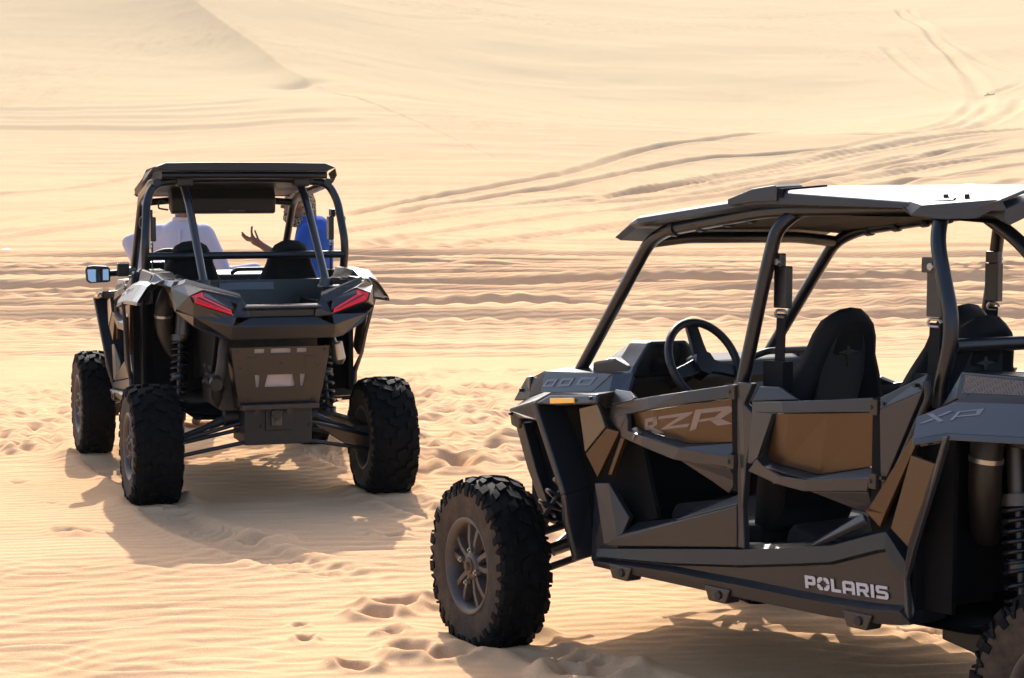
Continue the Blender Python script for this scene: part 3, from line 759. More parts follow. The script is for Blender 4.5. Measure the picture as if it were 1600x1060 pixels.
# block capitals on a unit cell (u right 0..w, v up 0..1): filled polygons
def _p(*a): return [a]
T = .26
CAPS = {
 'P': (.92, [[(0, 0), (T, 0), (T, 1), (0, 1)], [(T, .74), (.72, .74), (.92, .82), (.92, .9), (.8, 1), (T, 1)], [(.66, .5), (.92, .42), (.92, .82), (.66, .76)], [(T, .28), (.78, .28), (.92, .42), (.70, .52), (T, .52)]]),
 'O': (1.06, [[(.08, .12), (.20, 0), (.48, 0), (.48, .14), (.42, .30), (.30, .20), (.32, .34), (.20, .45), (0, .47), (0, .2)], [(.58, 0), (.86, 0), (1.0, .12), (1.06, .3), (1.06, .47), (.86, .45), (.74, .34), (.76, .20), (.64, .30), (.58, .14)], [(0, .53), (.20, .55), (.32, .66), (.30, .80), (.42, .70), (.48, .86), (.48, 1), (.20, 1), (.06, .88), (0, .72)], [(1.06, .53), (1.06, .72), (1.0, .88), (.86, 1), (.58, 1), (.58, .86), (.64, .70), (.76, .80), (.74, .66), (.86, .55)]]),
 'L': (.84, [[(0, .24), (0, 1), (T, 1), (T, .24)], [(.06, 0), (.84, 0), (.84, .24), (0, .24), (0, .08)]]),
 'A': (1.04, [[(0, 0), (T, 0), (T, .80), (0, .80)], [(.78, 0), (1.04, 0), (1.04, .80), (.78, .80)], [(0, .78), (1.04, .78), (1.04, .86), (.88, 1), (.16, 1), (0, .86)], [(T, .26), (.78, .26), (.78, .48), (T, .48)]]),
 'R': (1.04, [[(0, 0), (T, 0), (T, 1), (0, 1)], [(T, .76), (.80, .76), (1.0, .86), (.88, 1), (T, 1)], [(.76, .50), (1.02, .44), (1.02, .82), (.76, .76)], [(T, .32), (.9, .32), (1.02, .46), (.76, .54), (T, .54)], [(.50, .33), (.78, .33), (1.04, 0), (.74, 0)]]),
 'I': (T + .02, [[(0, 0), (T, 0), (T, 1), (0, 1)]]),
 'S': (1.0, [[(.14, 1), (.96, 1), (.96, .78), (.2, .78), (0, .84), (0, .9)], [(0, .54), (T, .60), (T, .78), (0, .86)], [(0, .55), (.14, .41), (.84, .41), (.76, .62), (.2, .62)], [(.74, .22), (1.0, .14), (1.0, .46), (.86, .60), (.74, .42)], [(0, 0), (.86, 0), (1.0, .14), (.8, .22), (0, .22)]]),
}

def make_buggy(mtx, dW, lift, label, four, steer, wheelbase):
    root = empty('desert_buggy', mtx, label, 'buggy', 'desert buggies parked on the sand')
    def fm(p):
        x = p[0]; x = x if x <= .86 else (max(.86, x - dW) if x < 1.545 and dW else (x - dW if dW else x))
        if dW and .86 < p[0] < 1.545: x = .86
        return (x, p[1], p[2] + lift)
    def fu(p):
        x = p[0]
        if dW: x = x if x <= .86 else (.86 if x < 1.545 else x - dW)
        return (x, p[1], p[2])
    def fs(p):      # upper end of suspension follows the body, lower end the wheel
        q = fu(p); t = min(1, max(0, (p[2] - .45) / .4)); return (q[0], q[1], q[2] + lift * t - .035 * (1 - t))
    G = lambda s=1: Geo(fm, s)
    U = lambda s=1: Geo(fs, s)

    # ---- wheels
    for s in (1, -1):
        add_wheel(root, 0, TRACK_R / 2, .285, s, 0, .3 if s > 0 else .9, 0)
        add_wheel(root, wheelbase, TRACK_F / 2, .226, s, steer, .55 if s > 0 else .1, 0)

    # ---- chassis, floor, drive train
    g = G(); g.loft([[(x, y, .43), (x, -y, .43), (x, -y * .95, .420), (x, y * .95, .420)] for x, y in ((.10, .30), (.6, .58), (.80, .60), (2.35, .60), (2.6, .45), (3.05, .25))])
    g.box((1.5, 0, .52), (1.6, .26, .24)); g.loft([[(x, .42, .405), (x, -.42, .405), (x, -.36, zz), (x, .36, zz)] for x, zz in ((.10, .402), (.35, .372), (2.3, .372), (2.6, .402))]); g.obj('chassis_floor', 'void_black', root, .006)
    g = G(); g.box((2.62, 0, .80), (.05, 1.16, .60)); g.obj('front_bulkhead', 'void_black', root, .005)
    g = G(); g.box((.70, 0, .85), (.03, 1.16, .66)); g.obj('rear_bulkhead', 'void_black', root, .005)
    g = G(); g.box((.18, .02, .74), (.62, .58, .52)); g.box((.05, -.16, 1.02), (.42, .26, .12)); g.box((.10, .12, .66), (.44, .30, .34))
    for k in range(7): g.cyl((-.05 + .05 * k, .31, .62 + .05 * (k % 3)), (-.02 + .05 * k, .34, .62 + .05 * (k % 3)), .022, .02, 10)
    g.obj('engine', 'dull_steel', root, .012)
    g = G(); g.box((-.10, 0, .415), (.36, .40, .25)); g.box((-.27, 0, .45), (.06, .16, .15)); g.cyl((-.30, .02, .47), (-.33, .02, .47), .035, .03, 14); g.cyl((-.05, .28, .43), (-.05, -.28, .43), .055)
    for yy in (-.19, -.08, .10, .19): g.cyl((-.285, yy, .40), (-.30, yy, .40), .012, .012, 6)
    g.cyl((-.285, .14, .51), (-.30, .14, .51), .012, .012, 6); g.cyl((-.285, -.11, .51), (-.30, -.11, .51), .012, .012, 6)
    gb = g.obj('gearbox', 'black_plastic', root, .008)
    g = G(); g.box((-.315, .02, .45), (.03, .06, .09)); g.cyl((-.33, .025, .43), (-.345, .025, .43), .014, .012, 10); g.obj('drain_casting', 'alloy_grey', gb, .006)
    g = G(); g.tube([(.35, .18, .80), (-.05, .24, .98), (-.22, .30, .92), (-.26, .33, .72), (-.20, .36, .60), (-.02, .30, .52)], .034, 14, .09); g.obj('exhaust_pipe', 'dull_steel', root)
    g = G(); g.tube([(-.02, .30, .60), (-.20, .34, .62), (-.27, .37, .68), (-.36, .38, .66)], .037, 16, .06)
    V0 = len(g.v); tip = g.obj('exhaust_tip', 'hose_rubber', root)
    g = G(); g.cyl((-.352, .38, .661), (-.362, .38, .659), .030, .030, 16); g.obj('tip_bore', 'black_plastic', tip)
    g = G(); g.tube([(.62, .42, 1.20), (.575, .48, 1.17), (.555, .535, 1.06), (.56, .535, .92), (.60, .48, .80), (.64, .42, .74)], .054, 16, .10); duct = g.obj('intake_duct', 'hose_rubber', root)
    g = G(); g.cyl((.556, .535, 1.005), (.558, .535, .990), .0575, .0575, 18); g.obj('hose_clamp', 'bright_metal', duct)

    g = U(-1); g.cyl((-.06, .40, .86), (-.05, .42, .78), .040, .043, 16); g.cyl((-.05, .42, .78), (-.045, .425, .755), .043, .022, 16); g.cyl((-.06, .40, .86), (-.02, .36, .98), .010, .010, 8); g.obj('coolant_canister', 'bright_metal', root)
    g = U(-1); g.plate([(-.165, .25, .475), (-.15, .54, .40), (-.15, .54, .345), (-.16, .44, .36)], .006, (-1, 0, 0)); g.obj('arm_guard', 'bronze_paint', root)
    for s in (1, -1):
        # ---- rear suspension
        g = U(s); g.loft([[(x, y0, z0), (x, y1, z0), (x, y1, z1), (x, y0, z1)] for x, y0, y1, z0, z1 in ((.78, .42, .48, .40, .46), (.45, .43, .52, .36, .47), (.10, .50, .58, .31, .47), (-.08, .52, .60, .29, .45))]); g.obj('trailing_arm', 'black_plastic', root, .008)
        for z0, z1, x0 in ((.479, .350, -.14), (.425, .325, -.06), (.362, .272, -.18)):
            g = Geo(None, s); pi_, po_ = Vector((x0, .15, z0)), Vector((x0 + .06, .62, z1)); g.cyl(pi_, po_, .0125, .0125, 10); g.cyl(pi_ - Vector((0, .015, 0)), pi_ + Vector((0, .02, 0)), .024, .024, 10); g.obj('radius_rod', 'cage_steel', root)
        g = Geo(None, s); pi_, po_ = Vector(fm((-.02, .2, .44))), Vector(fs((0, .64, .37))); g.cyl(pi_, po_, .018); g.cyl(pi_.lerp(po_, .15), pi_.lerp(po_, .38), .030, .022); g.obj('axle_shaft', 'black_plastic', root)
        g = U(s); g.cyl((.0, .55, .37), (0, .66, .37), .075, .09, 18); g.obj('wheel_hub', 'dull_steel', root)
        a = Vector((.53, .43, 1.08)); b = Vector((.44, .475, .43)); at = lambda t: tuple(a.lerp(b, t))
        g = U(s); g.cyl(at(0), at(.34), .030, .030, 14); g.cyl(at(.30), at(.36), .052, .052, 18); g.cyl(at(.34), at(1), .012, .012, 10); g.cyl(at(.9), at(.96), .05, .05, 16); sh = g.obj('shock_absorber', 'alloy_grey', root)
        g = U(s); g.spring(at(.36), at(.62), .047, .0085, 5.5); g.spring(at(.63), at(.92), .047, .0085, 4.5); g.obj('coil_spring', 'cage_steel', sh)
        g = U(s); g.cyl(at(.60), at(.65), .05, .05, 16); g.obj('spring_divider', 'dark_plastic', sh)
        g = U(s); p0 = Vector(at(.02)) + Vector((-.06, -.02, 0)); p1 = Vector(at(.30)) + Vector((-.06, -.015, 0)); g.cyl(p0, p1, .031, .031, 16); g.cyl(p1, p1 + Vector((0, 0, -.018)), .024, .016, 12); g.obj('shock_reservoir', 'alloy_grey', sh)
        # ---- front suspension
        for z0, z1, nm in ((.55, .46, 'upper_control_arm'), (.40, .30, 'lower_control_arm')):
            g = Geo(None, s); g.tube([fm((2.80, .20, z0)), fs((2.96, .62, z1)), fm((3.14, .20, z0))], .016, 10, .05); g.obj(nm, 'cage_steel', root)
        g = U(s); g.cyl((2.86, .18, .47), (2.90, .62, .38), .010, .010, 8); g.cyl((2.87, .36, .437), (2.885, .50, .405), .016, .016, 8); g.obj('tie_rod', 'bright_metal', root)
        g = U(s); g.cyl((2.97, .2, .46), (2.97, .64, .372), .017); g.obj('axle_shaft', 'black_plastic', root)
        g = U(s); g.cyl((2.975, .58, .37), (2.975, .66, .37), .07, .085, 18); g.box((2.97, .61, .38), (.05, .05, .20)); g.obj('wheel_hub', 'dull_steel', root)
        a = Vector((2.80, .33, .86)); b = Vector((2.98, .57, .44)); at = lambda t: tuple(a.lerp(b, t))
        g = U(s); g.cyl(at(0), at(.45), .027, .027, 14); g.cyl(at(.45), at(.8), .010, .010, 10); g.cyl(at(.76), at(1), .034, .028, 14); sh = g.obj('shock_absorber', 'alloy_grey', root)
        g = U(s); g.spring(at(.12), at(.82), .050, .009, 7); g.obj('coil_spring', 'cage_steel', sh)
        g = G(s); g.box((2.95, .31, .72), (.60, .06, .50)); g.box((2.76, .22, .50), (.5, .1, .18)); g.obj('front_frame', 'void_black', root, .01)

        # ---- front end
        g = G(s)
        g.plate([(2.64, .785, 1.038), (2.643, .622, 1.005), (2.527, .574, .705), (2.505, .735, .675)], .03, (-1, .2, 0))
        g.plate([(2.505, .735, .675), (2.527, .574, .705), (2.49, .58, .42), (2.505, .675, .405), (2.512, .722, .565)], .03, (-1, .2, 0))
        g.plate([(2.49, .60, .70), (2.301, .70, .667), (2.19, .695, .417), (2.43, .665, .415)], .025, (0, 1, 0))
        g.plate([(2.553, .776, 1.071), (2.257, .776, 1.092), (2.250, .786, 1.060), (2.49, .788, 1.034), (2.64, .788, 1.030)], .02)
        g.obj('front_fender', 'fender_plastic', root, .008)
        g = G(s)     # bright upper shelf of the fender and the brow that runs forward to the nose
        g.plate([(2.257, .774, 1.094), (2.553, .774, 1.073), (2.64, .785, 1.040), (3.25, .46, .942), (3.19, .42, .972), (3.04, .50, 1.012), (2.82, .60, 1.050), (2.48, .60, 1.076), (2.30, .62, 1.10)], .012, (0, .2, 1))
        g.plate([(3.25, .46, .940), (2.64, .785, 1.036), (2.635, .78, .960), (2.84, .68, .945), (3.12, .51, .915), (3.16, .48, .862), (3.245, .455, .872)], .02, (.4, 1, 0))
        g.plate([(3.25, .46, .94), (3.245, .455, .872), (3.30, .25, .86), (3.32, .25, .95)], .02, (1, 0, 0))
        fb = g.obj('fender_brow', 'grey_plastic', root, .006)
        for bx, by, bz in ((2.29, .783, 1.076), (3.205, .487, .925)):
            g = G(s); g.cyl((bx, by - .01, bz), (bx + .002, by + .006, bz), .007, .006, 8); g.obj('panel_bolt', 'black_plastic', fb)
        g = G(s); g.plate([(2.537, .7895, 1.058), (2.385, .7895, 1.070), (2.378, .7925, 1.052), (2.532, .7925, 1.037)], .006); g.obj('side_reflector', 'amber_lens', root, .001)
        g = G(s); g.loft([[(x - .05, y, z), (x + .02, y, z + .01), (x + .02, y - .05, z + .01), (x - .05, y - .05, z)] for x, y, z in ((3.28, .40, .88), (3.20, .385, .67), (3.09, .36, .45))]); g.obj('bumper_strut', 'grey_plastic', root, .006)
        g = G(s); g.plate([(3.17, .50, .985), (3.075, .50, 1.095), (3.03, .515, 1.10), (3.03, .515, 1.0)], .03, (.6, 1, 0)); hb = g.obj('headlight_housing', 'gloss_paint', root, .006)
        g = G(s); g.cyl((3.10, .505, 1.035), (3.105, .515, 1.035), .008, .008, 10); g.obj('housing_bolt', 'black_plastic', hb)
        g = G(s); g.plate([(3.24, .36, .965), (3.16, .44, .99), (3.06, .46, 1.075), (3.10, .30, 1.07)], .02, (1, .3, .5)); g.obj('headlight', 'smoked_lens', root, .004)
        g = G(s)     # hood side carrying the numerals
        g.plate([(2.82, .600, 1.136), (2.381, .600, 1.157), (2.48, .622, 1.076), (2.813, .622, 1.049)], .02)
        g.plate([(3.03, .50, 1.092), (2.82, .600, 1.136), (2.813, .622, 1.049), (3.035, .52, 1.012)], .02, (.4, 1, 0))
        g.plate([(2.381, .600, 1.157), (2.30, .56, 1.165), (2.295, .60, 1.06), (2.38, .635, 1.02), (2.48, .622, 1.076)], .02)
        hd = g.obj('hood_side', 'gloss_paint', root, .004)
        g = G(s)
        for q in ZEROS: g.plate([(x, .6 + (1.136 + (2.82 - x) * .0478 - z) * .255 + .0025, z) for x, z in q], .002)
        if s > 0: g.obj('number_lettering', 'decal_pale', hd)
        g = G(s); g.plate([(2.438, .722, 1.022), (2.331, .716, 1.048), (2.286, .712, .961), (2.404, .718, .852)], .02); g.obj('side_pane', 'khaki_gloss', root, .003)
        g = G(s); g.plate([(2.286, .708, .957), (2.216, .700, .949), (2.347, .700, .758), (2.404, .714, .846)], .02); g.plate([(2.222, .69, .925), (2.195, .69, .925), (2.285, .68, .772), (2.308, .68, .772)], .02); g.obj('front_accent_panel', 'bronze_paint', root, .003)
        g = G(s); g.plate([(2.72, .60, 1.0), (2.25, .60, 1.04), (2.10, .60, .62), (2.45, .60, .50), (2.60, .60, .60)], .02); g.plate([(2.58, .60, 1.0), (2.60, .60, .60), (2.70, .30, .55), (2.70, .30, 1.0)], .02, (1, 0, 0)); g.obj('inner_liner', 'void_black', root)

        # ---- sills
        st = [(2.34, .480, .405), (2.10, .511, .405), (1.90, .538, .406), (1.56, .583, .408), (1.545, .584, .409), (1.23, .635, .412), (1.077, .662, .414), (.87, .730, .425), (.83, .740, .428), (.745, .655, .438), (.70, .50, .448)]
        rings = []
        for x, zt, zl in st:
            hgt = zt - zl; k = min(1, hgt / .14)
            rings.append([(x, .55, zt + .012), (x, .672, zt + .014), (x, .702, zt), (x, .708, zt - .055 * k), (x, .690, zt - .066 * k), (x, .690, zl + .072 * k), (x, .726, zl + .054 * k), (x, .718, zl + .008), (x, .62, zl + .004), (x, .55, zl + .010)])
        g = G(s); g.loft(rings); sill = g.obj('sill_panel', 'sill_plastic', root, .004)
        if s > 0:
            g = Geo(fm, s); tl, tr_ = Vector((1.211, .6955, .541)), Vector((.825, .6955, .559)); dn = Vector((-.006, 0, -.0435))
            widths = [CAPS[c][0] for c in 'POLARIS']; gap = .15; tot = sum(widths) + gap * 6; u0 = 0.
            for c, w in zip('POLARIS', widths):
                for poly in CAPS[c][1]:
                    g.plate([tl + (tr_ - tl) * ((u0 + u) / tot) + dn * (1 - v) for u, v in poly], .002)
                u0 += w + gap
            if not dW: g.obj('sill_lettering', 'decal_white', sill)
        for bx in (2.17, 1.62, .93):
            if dW and bx < 1.7 and bx > .95: continue
            g = G(s); zb = .405 if bx > 1 else .425
            g.loft([[(bx - .07, y0, zb + .035), (bx + .07, y0, zb + .035), (bx + .045, y0, zb - .02), (bx - .045, y0, zb - .02)] for y0 in (.66, .73)]); br = g.obj('sill_bracket', 'dark_plastic', sill, .005)
            g = G(s); g.cyl((bx - .01, .73, zb + .008), (bx - .01, .737, zb + .008), .017, .015, 14); g.obj('bracket_bolt', 'black_plastic', br)
        g = G(s); g.plate([(2.285, .700, .497), (2.255, .700, .53), (1.888, .702, .643), (1.547, .705, .744), (1.547, .702, .592)], .03)
        g.plate([(2.255, .70, .533), (1.888, .702, .646), (1.888, .66, .655), (2.18, .63, .60)], .01, (0, .3, 1))
        g.plate([(1.888, .700, .648), (1.547, .703, .749), (1.545, .67, .79), (1.80, .66, .70)], .015, (0, .5, 1))
        g.obj('sill_web', 'sill_plastic', root, .004)
        g = G(s); g.plate([(2.36, .705, .735), (2.277, .70, .744), (2.186, .67, .618), (2.22, .695, .52), (2.30, .705, .50)], .03); g.obj('step_guard', 'fender_plastic', root, .005)

        # ---- front door
        def yo(x, z): return .712 + .034 * math.exp(-((x - 1.9) / .22) ** 2) - .03 * max(0, (x - 2.1) / .2) - .015 * abs(z - 1.0) / .15
        io = lambda z: -.010 - .24 * max(0., 1.10 - z)
        Y = lambda P, off=0.: [(x, yo(x, z) + (io(z) if off else 0.), z) for x, z in P]
        g = G(s)
        g.face(Y([(2.291, 1.042), (2.126, 1.079), (2.02, 1.098), (2.00, 1.053), (2.291, .997)]))
        g.face(Y([(2.02, 1.098), (1.84, 1.129), (1.80, 1.092), (2.00, 1.053)]))
        g.face(Y([(1.84, 1.129), (1.558, 1.179), (1.581, 1.128), (1.80, 1.092)]))
        g.face(Y([(2.291, .997), (2.165, 1.024), (2.155, 1.0), (2.224, .950), (2.26, .965)]))
        g.face(Y([(2.224, .954), (2.155, 1.002), (2.158, .958), (2.04, .948), (2.06, .908), (2.216, .927)]))
        g.face(Y([(2.04, .948), (1.823, .926), (1.86, .878), (2.06, .908)]))
        g.face(Y([(1.823, .926), (1.584, .914), (1.594, .874), (1.86, .878)]))
        dn_ = [(2.150, .974), (1.824, .938), (1.580, .967)]; up_ = [(2.158, .958), (1.823, .926), (1.584, .914)]
        for k in range(2):
            g.face([(dn_[k][0], yo(*dn_[k]) + io(dn_[k][1]), dn_[k][1]), (dn_[k + 1][0], yo(*dn_[k + 1]) + io(dn_[k + 1][1]), dn_[k + 1][1]), (up_[k + 1][0], yo(*up_[k + 1]), up_[k + 1][1]), (up_[k][0], yo(*up_[k]), up_[k][1])], (0, .5, 1))
        g.face([(1.873, .700, .876), (1.594, .700, .872), (1.583, .672, .822), (1.643, .655, .771), (1.72, .672, .81)])
        g.face([(2.284, .665, 1.107), (2.165, .69, 1.108), (2.108, .71, 1.088), (2.126, .717, 1.079), (2.28, .690, 1.047)])
        door = g.obj('front_door', 'grey_plastic', root, .004, solid=.022)
        g = G(s)
        ins = [[(2.16, 1.024), (2.00, 1.051), (2.03, .961), (2.151, .974)], [(2.00, 1.051), (1.80, 1.086), (1.824, .938), (2.03, .961)], [(1.80, 1.086), (1.588, 1.122), (1.578, .967), (1.824, .938)]]
        for q in ins:
            q3 = Y(q, -.016)
            for k_ in range(1, len(q3) - 1): g.face([q3[0], q3[k_], q3[k_ + 1]])
        ip = g.obj('door_insert', 'bronze_paint', door, .002, solid=.008)
        g = G(s)
        tris = []
        for q in ins:
            q3 = Y(q, -.016); tris += [(q3[0], q3[k_], q3[k_ + 1]) for k_ in range(1, len(q3) - 1)]
        for q in RZR:
            if max(p[1] for p in q) < .955:
                if s > 0: tl2 = G(s); tl2.plate([(x, yo(x, z) + .002, z) for x, z in q], .0015); tl2.obj('lettering_tail', 'decal_grey', door)
            else:
                for piece in drape(q, tris, .0022): g.plate(piece, .0015)
        if s > 0: g.obj('door_lettering', 'decal_grey', ip)
        g = G(s); g.plate([(1.588, .700, 1.17), (1.545, .700, 1.18), (1.53, .69, .79), (1.583, .69, .79)], .02); g.obj('door_seal', 'void_black', root)
        for zz in (1.15, .90):
            g = G(s); g.box((1.563, .715, zz), (.034, .02, .05)); g.cyl((1.572, .724, zz), (1.572, .73, zz), .008, .007, 8); g.obj('door_hinge', 'dull_steel', door, .003)
        # ---- rear door of the long buggy
        if four:
            g = G(s); g.plate([(1.545, .714, 1.186), (1.463, .714, 1.187), (1.508, .714, 1.113), (1.452, .714, 1.075), (1.50, .708, .889), (1.522, .700, .74), (1.510, .700, .592), (1.545, .70, .592)], .03); g.obj('centre_post', 'grey_plastic', root, .005)
            def yr(x, z): return .712 + .030 * math.exp(-((x - 1.24) / .2) ** 2) - .012 * abs(z - 1.0) / .15
            Y2 = lambda P, off=0.: [(x, yr(x, z) + (io(z) if off else 0.), z) for x, z in P]
            g = G(s)
            g.face(Y2([(1.472, 1.123), (1.30, 1.138), (1.29, 1.098), (1.461, 1.088)]))
            g.face(Y2([(1.30, 1.138), (1.08, 1.160), (1.07, 1.118), (1.29, 1.098)]))
            g.face(Y2([(1.08, 1.160), (.898, 1.180), (.90, 1.132), (1.07, 1.118)]))
            g.face([(1.470, .712, 1.125), (1.443, .70, 1.179), (1.356, .69, 1.183), (1.248, .70, 1.146)])
            g.face(Y2([(1.461, 1.088), (1.348, 1.091), (1.435, .925), (1.468, .901), (1.491, .903)]))
            g.face(Y2([(1.49, .873), (1.435, .927), (1.405, .90), (1.30, .878), (1.32, .845)]))
            g.face(Y2([(1.30, .878), (1.175, .884 - .004), (1.19, .836), (1.32, .845)]))
            g.face(Y2([(1.175, .880), (.907, .912), (.917, .865), (1.19, .836)]))
            dn_ = [(1.430, .930), (1.404, .910), (1.175, .890), (.905, .950)]; up_ = [(1.435, .925), (1.405, .900), (1.175, .880), (.907, .912)]
            for k in range(3):
                g.face([(dn_[k][0], yr(*dn_[k]) + io(dn_[k][1]), dn_[k][1]), (dn_[k + 1][0], yr(*dn_[k + 1]) + io(dn_[k + 1][1]), dn_[k + 1][1]), (up_[k + 1][0], yr(*up_[k + 1]), up_[k + 1][1]), (up_[k][0], yr(*up_[k]), up_[k][1])], (0, .5, 1))
            g.face([(1.189, .70, .834), (.917, .70, .863), (.919, .672, .816), (.968, .655, .782), (1.04, .672, .80)])
            rd = g.obj('rear_door', 'grey_plastic', root, .004, solid=.022)
            g = G(s)
            for q in ([(1.338, 1.090), (1.27, 1.097), (1.35, .906), (1.404, .910), (1.430, .930)], [(1.27, 1.097), (1.09, 1.112), (1.175, .890), (1.35, .906)], [(1.09, 1.112), (.897, 1.130), (.905, .950), (1.175, .890)]): g.face(Y2(q, -.016))
            g.obj('door_insert', 'bronze_paint', rd, .002, solid=.008)
            g = G(s); g.plate([(.90, .70, 1.18), (.856, .70, 1.185), (.852, .69, .80), (.91, .69, .80)], .02); g.obj('door_seal', 'void_black', root)
            for zz in (1.15, .905):
                g = G(s); g.box((.875, .715, zz), (.034, .02, .05)); g.cyl((.884, .724, zz), (.884, .73, zz), .008, .007, 8); g.obj('door_hinge', 'dull_steel', rd, .003)

        # ---- rear quarter
        g = G(s); g.plate([(.853, .716, 1.185), (.674, .69, 1.273), (.673, .712, 1.218), (.850, .722, 1.145)], .03); g.plate([(.850, .722, 1.145), (.673, .712, 1.218), (.853, .706, .876)], .03); qp = g.obj('quarter_panel', 'grey_plastic', root, .004)
        for bx, bz in ((.70, 1.235), (.835, 1.165), (.838, .92)):
            g = G(s); g.cyl((bx, .700, bz), (bx, .7245, bz), .007, .006, 8); g.obj('panel_bolt', 'black_plastic', qp)
        g = G(s); g.tube([(.668, .70, 1.25), (.655, .70, 1.20), (.77, .70, .98), (.84, .70, .86)], .013, 8, .05); g.obj('quarter_seal', 'black_plastic', root)
        g = G(s); g.plate([(.93, .70, .80), (.90, .71, .815), (.70, .722, 1.075), (.685, .722, 1.05), (.83, .71, .80), (.86, .70, .752)], .02); g.plate([(.684, .75, 1.012), (.567, .765, .997), (.695, .745, .713), (.78, .735, .762)], .02); g.obj('rear_accent_panel', 'bronze_paint', root, .003)
        g = G(s); g.plate([(1.222, .66, .645), (.948, .69, .790), (.927, .70, .768), (1.18, .70, .648)], .02, (0, 1, 1)); 
        if four: g.obj('entry_trim', 'grey_plastic', root, .004)
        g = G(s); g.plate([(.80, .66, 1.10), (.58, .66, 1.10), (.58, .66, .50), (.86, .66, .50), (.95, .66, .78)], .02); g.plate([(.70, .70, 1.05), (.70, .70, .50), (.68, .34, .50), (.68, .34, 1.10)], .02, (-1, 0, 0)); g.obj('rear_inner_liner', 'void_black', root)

        # ---- rear fender
        g = G(s)
        rows = [  # outer edge, shoulder, top, inner
          [(.624, .808, 1.075), (.645, .767, 1.140), (.60, .70, 1.165), (.58, .60, 1.17)],
          [(.497, .788, 1.103), (.522, .730, 1.195), (.49, .68, 1.225), (.46, .55, 1.23)],
          [(.205, .775, 1.116), (.207, .715, 1.212), (.20, .67, 1.24), (.20, .50, 1.245)],
          [(.06, .765, 1.120), (.07, .705, 1.208), (.07, .665, 1.238), (.07, .50, 1.245)]]
        g.loft(rows, closed=False)
        k = len(g.v); g.loft([[(p[0], p[1] - .012, p[2] - .016) for p in r] for r in rows], closed=False)
        # rolled outer lip
        g.loft([[(r[0][0], r[0][1], r[0][2]), (r[0][0], r[0][1] + .004, r[0][2] - .022), (r[0][0], r[0][1] - .02, r[0][2] - .022), (r[0][0], r[0][1] - .02, r[0][2] - .010)] for r in rows])
        g.loft([[(x, .505, 1.255), (x, yo_ - .02, 1.25), (x, yo_, zo_), (x, yo_ - .03, zo_ - .012), (x, .505, 1.238)] for x, yo_, zo_ in ((.07, .67, 1.225), (-.06, .62, 1.222), (-.15, .60, 1.215))])
        rf = g.obj('rear_fender', 'gloss_paint', root, .003)
        if s > 0:
            g = G(s)
            for q in XPL: g.plate([(x, y + .0022, z + .0015) for x, y, z in q], .002, (0, 1, .7))
            g.obj('fender_lettering', 'decal_pale', rf)
        g = G(s); g.plate([(.622, .796, 1.070), (.50, .780, 1.096), (.505, .77, 1.072), (.61, .785, 1.048)], .05); g.cyl((.575, .785, 1.068), (.575, .798, 1.068), .012, .01, 10); g.obj('fender_clip', 'dark_plastic', rf, .003)
        g = G(s); g.plate([(.512, .795, 1.092), (.488, .800, 1.094), (.535, .784, .991), (.664, .75, .715), (.715, .73, .60), (.705, .72, .452), (.73, .715, .452), (.735, .72, .62), (.677, .758, .73), (.56, .78, .985)], .02); g.obj('arch_flange', 'grey_plastic', root, .004)
        g = G(s); g.loft([[(x, y0, z0), (x, y1, z1), (x, y2, z2), (x, y3, z0)] for x, y0, y1, y2, y3, z0, z1, z2 in ((.615, .690, .665, .56, .54, 1.17, 1.19, 1.20), (.555, .688, .662, .55, .52, 1.20, 1.287, 1.29), (.10, .685, .655, .55, .52, 1.225, 1.284, 1.29), (-.02, .68, .62, .56, .53, 1.226, 1.25, 1.255))]); vb = g.obj('air_intake', 'dark_plastic', root, .006)
        g = G(s); g.plate([(.53, .6735, 1.278), (.14, .669, 1.272), (.14, .682, 1.236), (.53, .685, 1.222)], .004, (0, 1, .2)); g.obj('intake_mesh', 'vent_mesh', vb)
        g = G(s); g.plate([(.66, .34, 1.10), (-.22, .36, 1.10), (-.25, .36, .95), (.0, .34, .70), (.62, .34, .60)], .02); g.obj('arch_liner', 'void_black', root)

        # ---- tail light and tail wing
        g = G(s); g.plate([(-.372, .525, 1.176), (-.352, .452, 1.200), (-.385, .450, 1.172), (-.432, .302, 1.098), (-.436, .296, 1.070), (-.400, .507, 1.142)], .02, (-1, .3, 0)); tl_ = g.obj('tail_light', 'red_lens', root, .003)
        g = G(s); g.plate([(-.346, .448, 1.204), (-.392, .300, 1.150), (-.425, .285, 1.085), (-.432, .298, 1.100), (-.384, .448, 1.174)], .02, (-1, .3, 0)); g.obj('smoked_lens', 'smoked_lens', tl_, .002)
        g = G(s); g.plate([(-.395, .494, 1.168), (-.394, .480, 1.172), (-.440, .306, 1.088), (-.441, .306, 1.084)], .004, (-1, .3, 0)); g.obj('lens_divider', 'smoked_lens', tl_)
        g = G(s)
        g.face([(-.16, .600, 1.212), (-.24, .540, 1.245), (-.385, .238, 1.168), (-.36, .24, 1.185), (-.20, .52, 1.262), (-.10, .60, 1.226)], (-.3, 0, 1))
        g.face([(-.245, .540, 1.243), (-.39, .236, 1.166), (-.408, .262, 1.130), (-.352, .450, 1.210)], (-1, .3, .3))
        g.face([(-.16, .600, 1.210), (-.245, .540, 1.243), (-.352, .450, 1.210), (-.370, .535, 1.178)], (-1, .3, .3))
        g.face([(-.16, .602, 1.208), (-.370, .535, 1.178), (-.402, .515, 1.136), (-.25, .585, 1.095)], (-1, .5, 0))
        g.face([(-.402, .515, 1.136), (-.438, .290, 1.062), (-.455, .300, 1.002), (-.385, .515, 1.060), (-.25, .585, 1.095)], (-1, .3, 0))
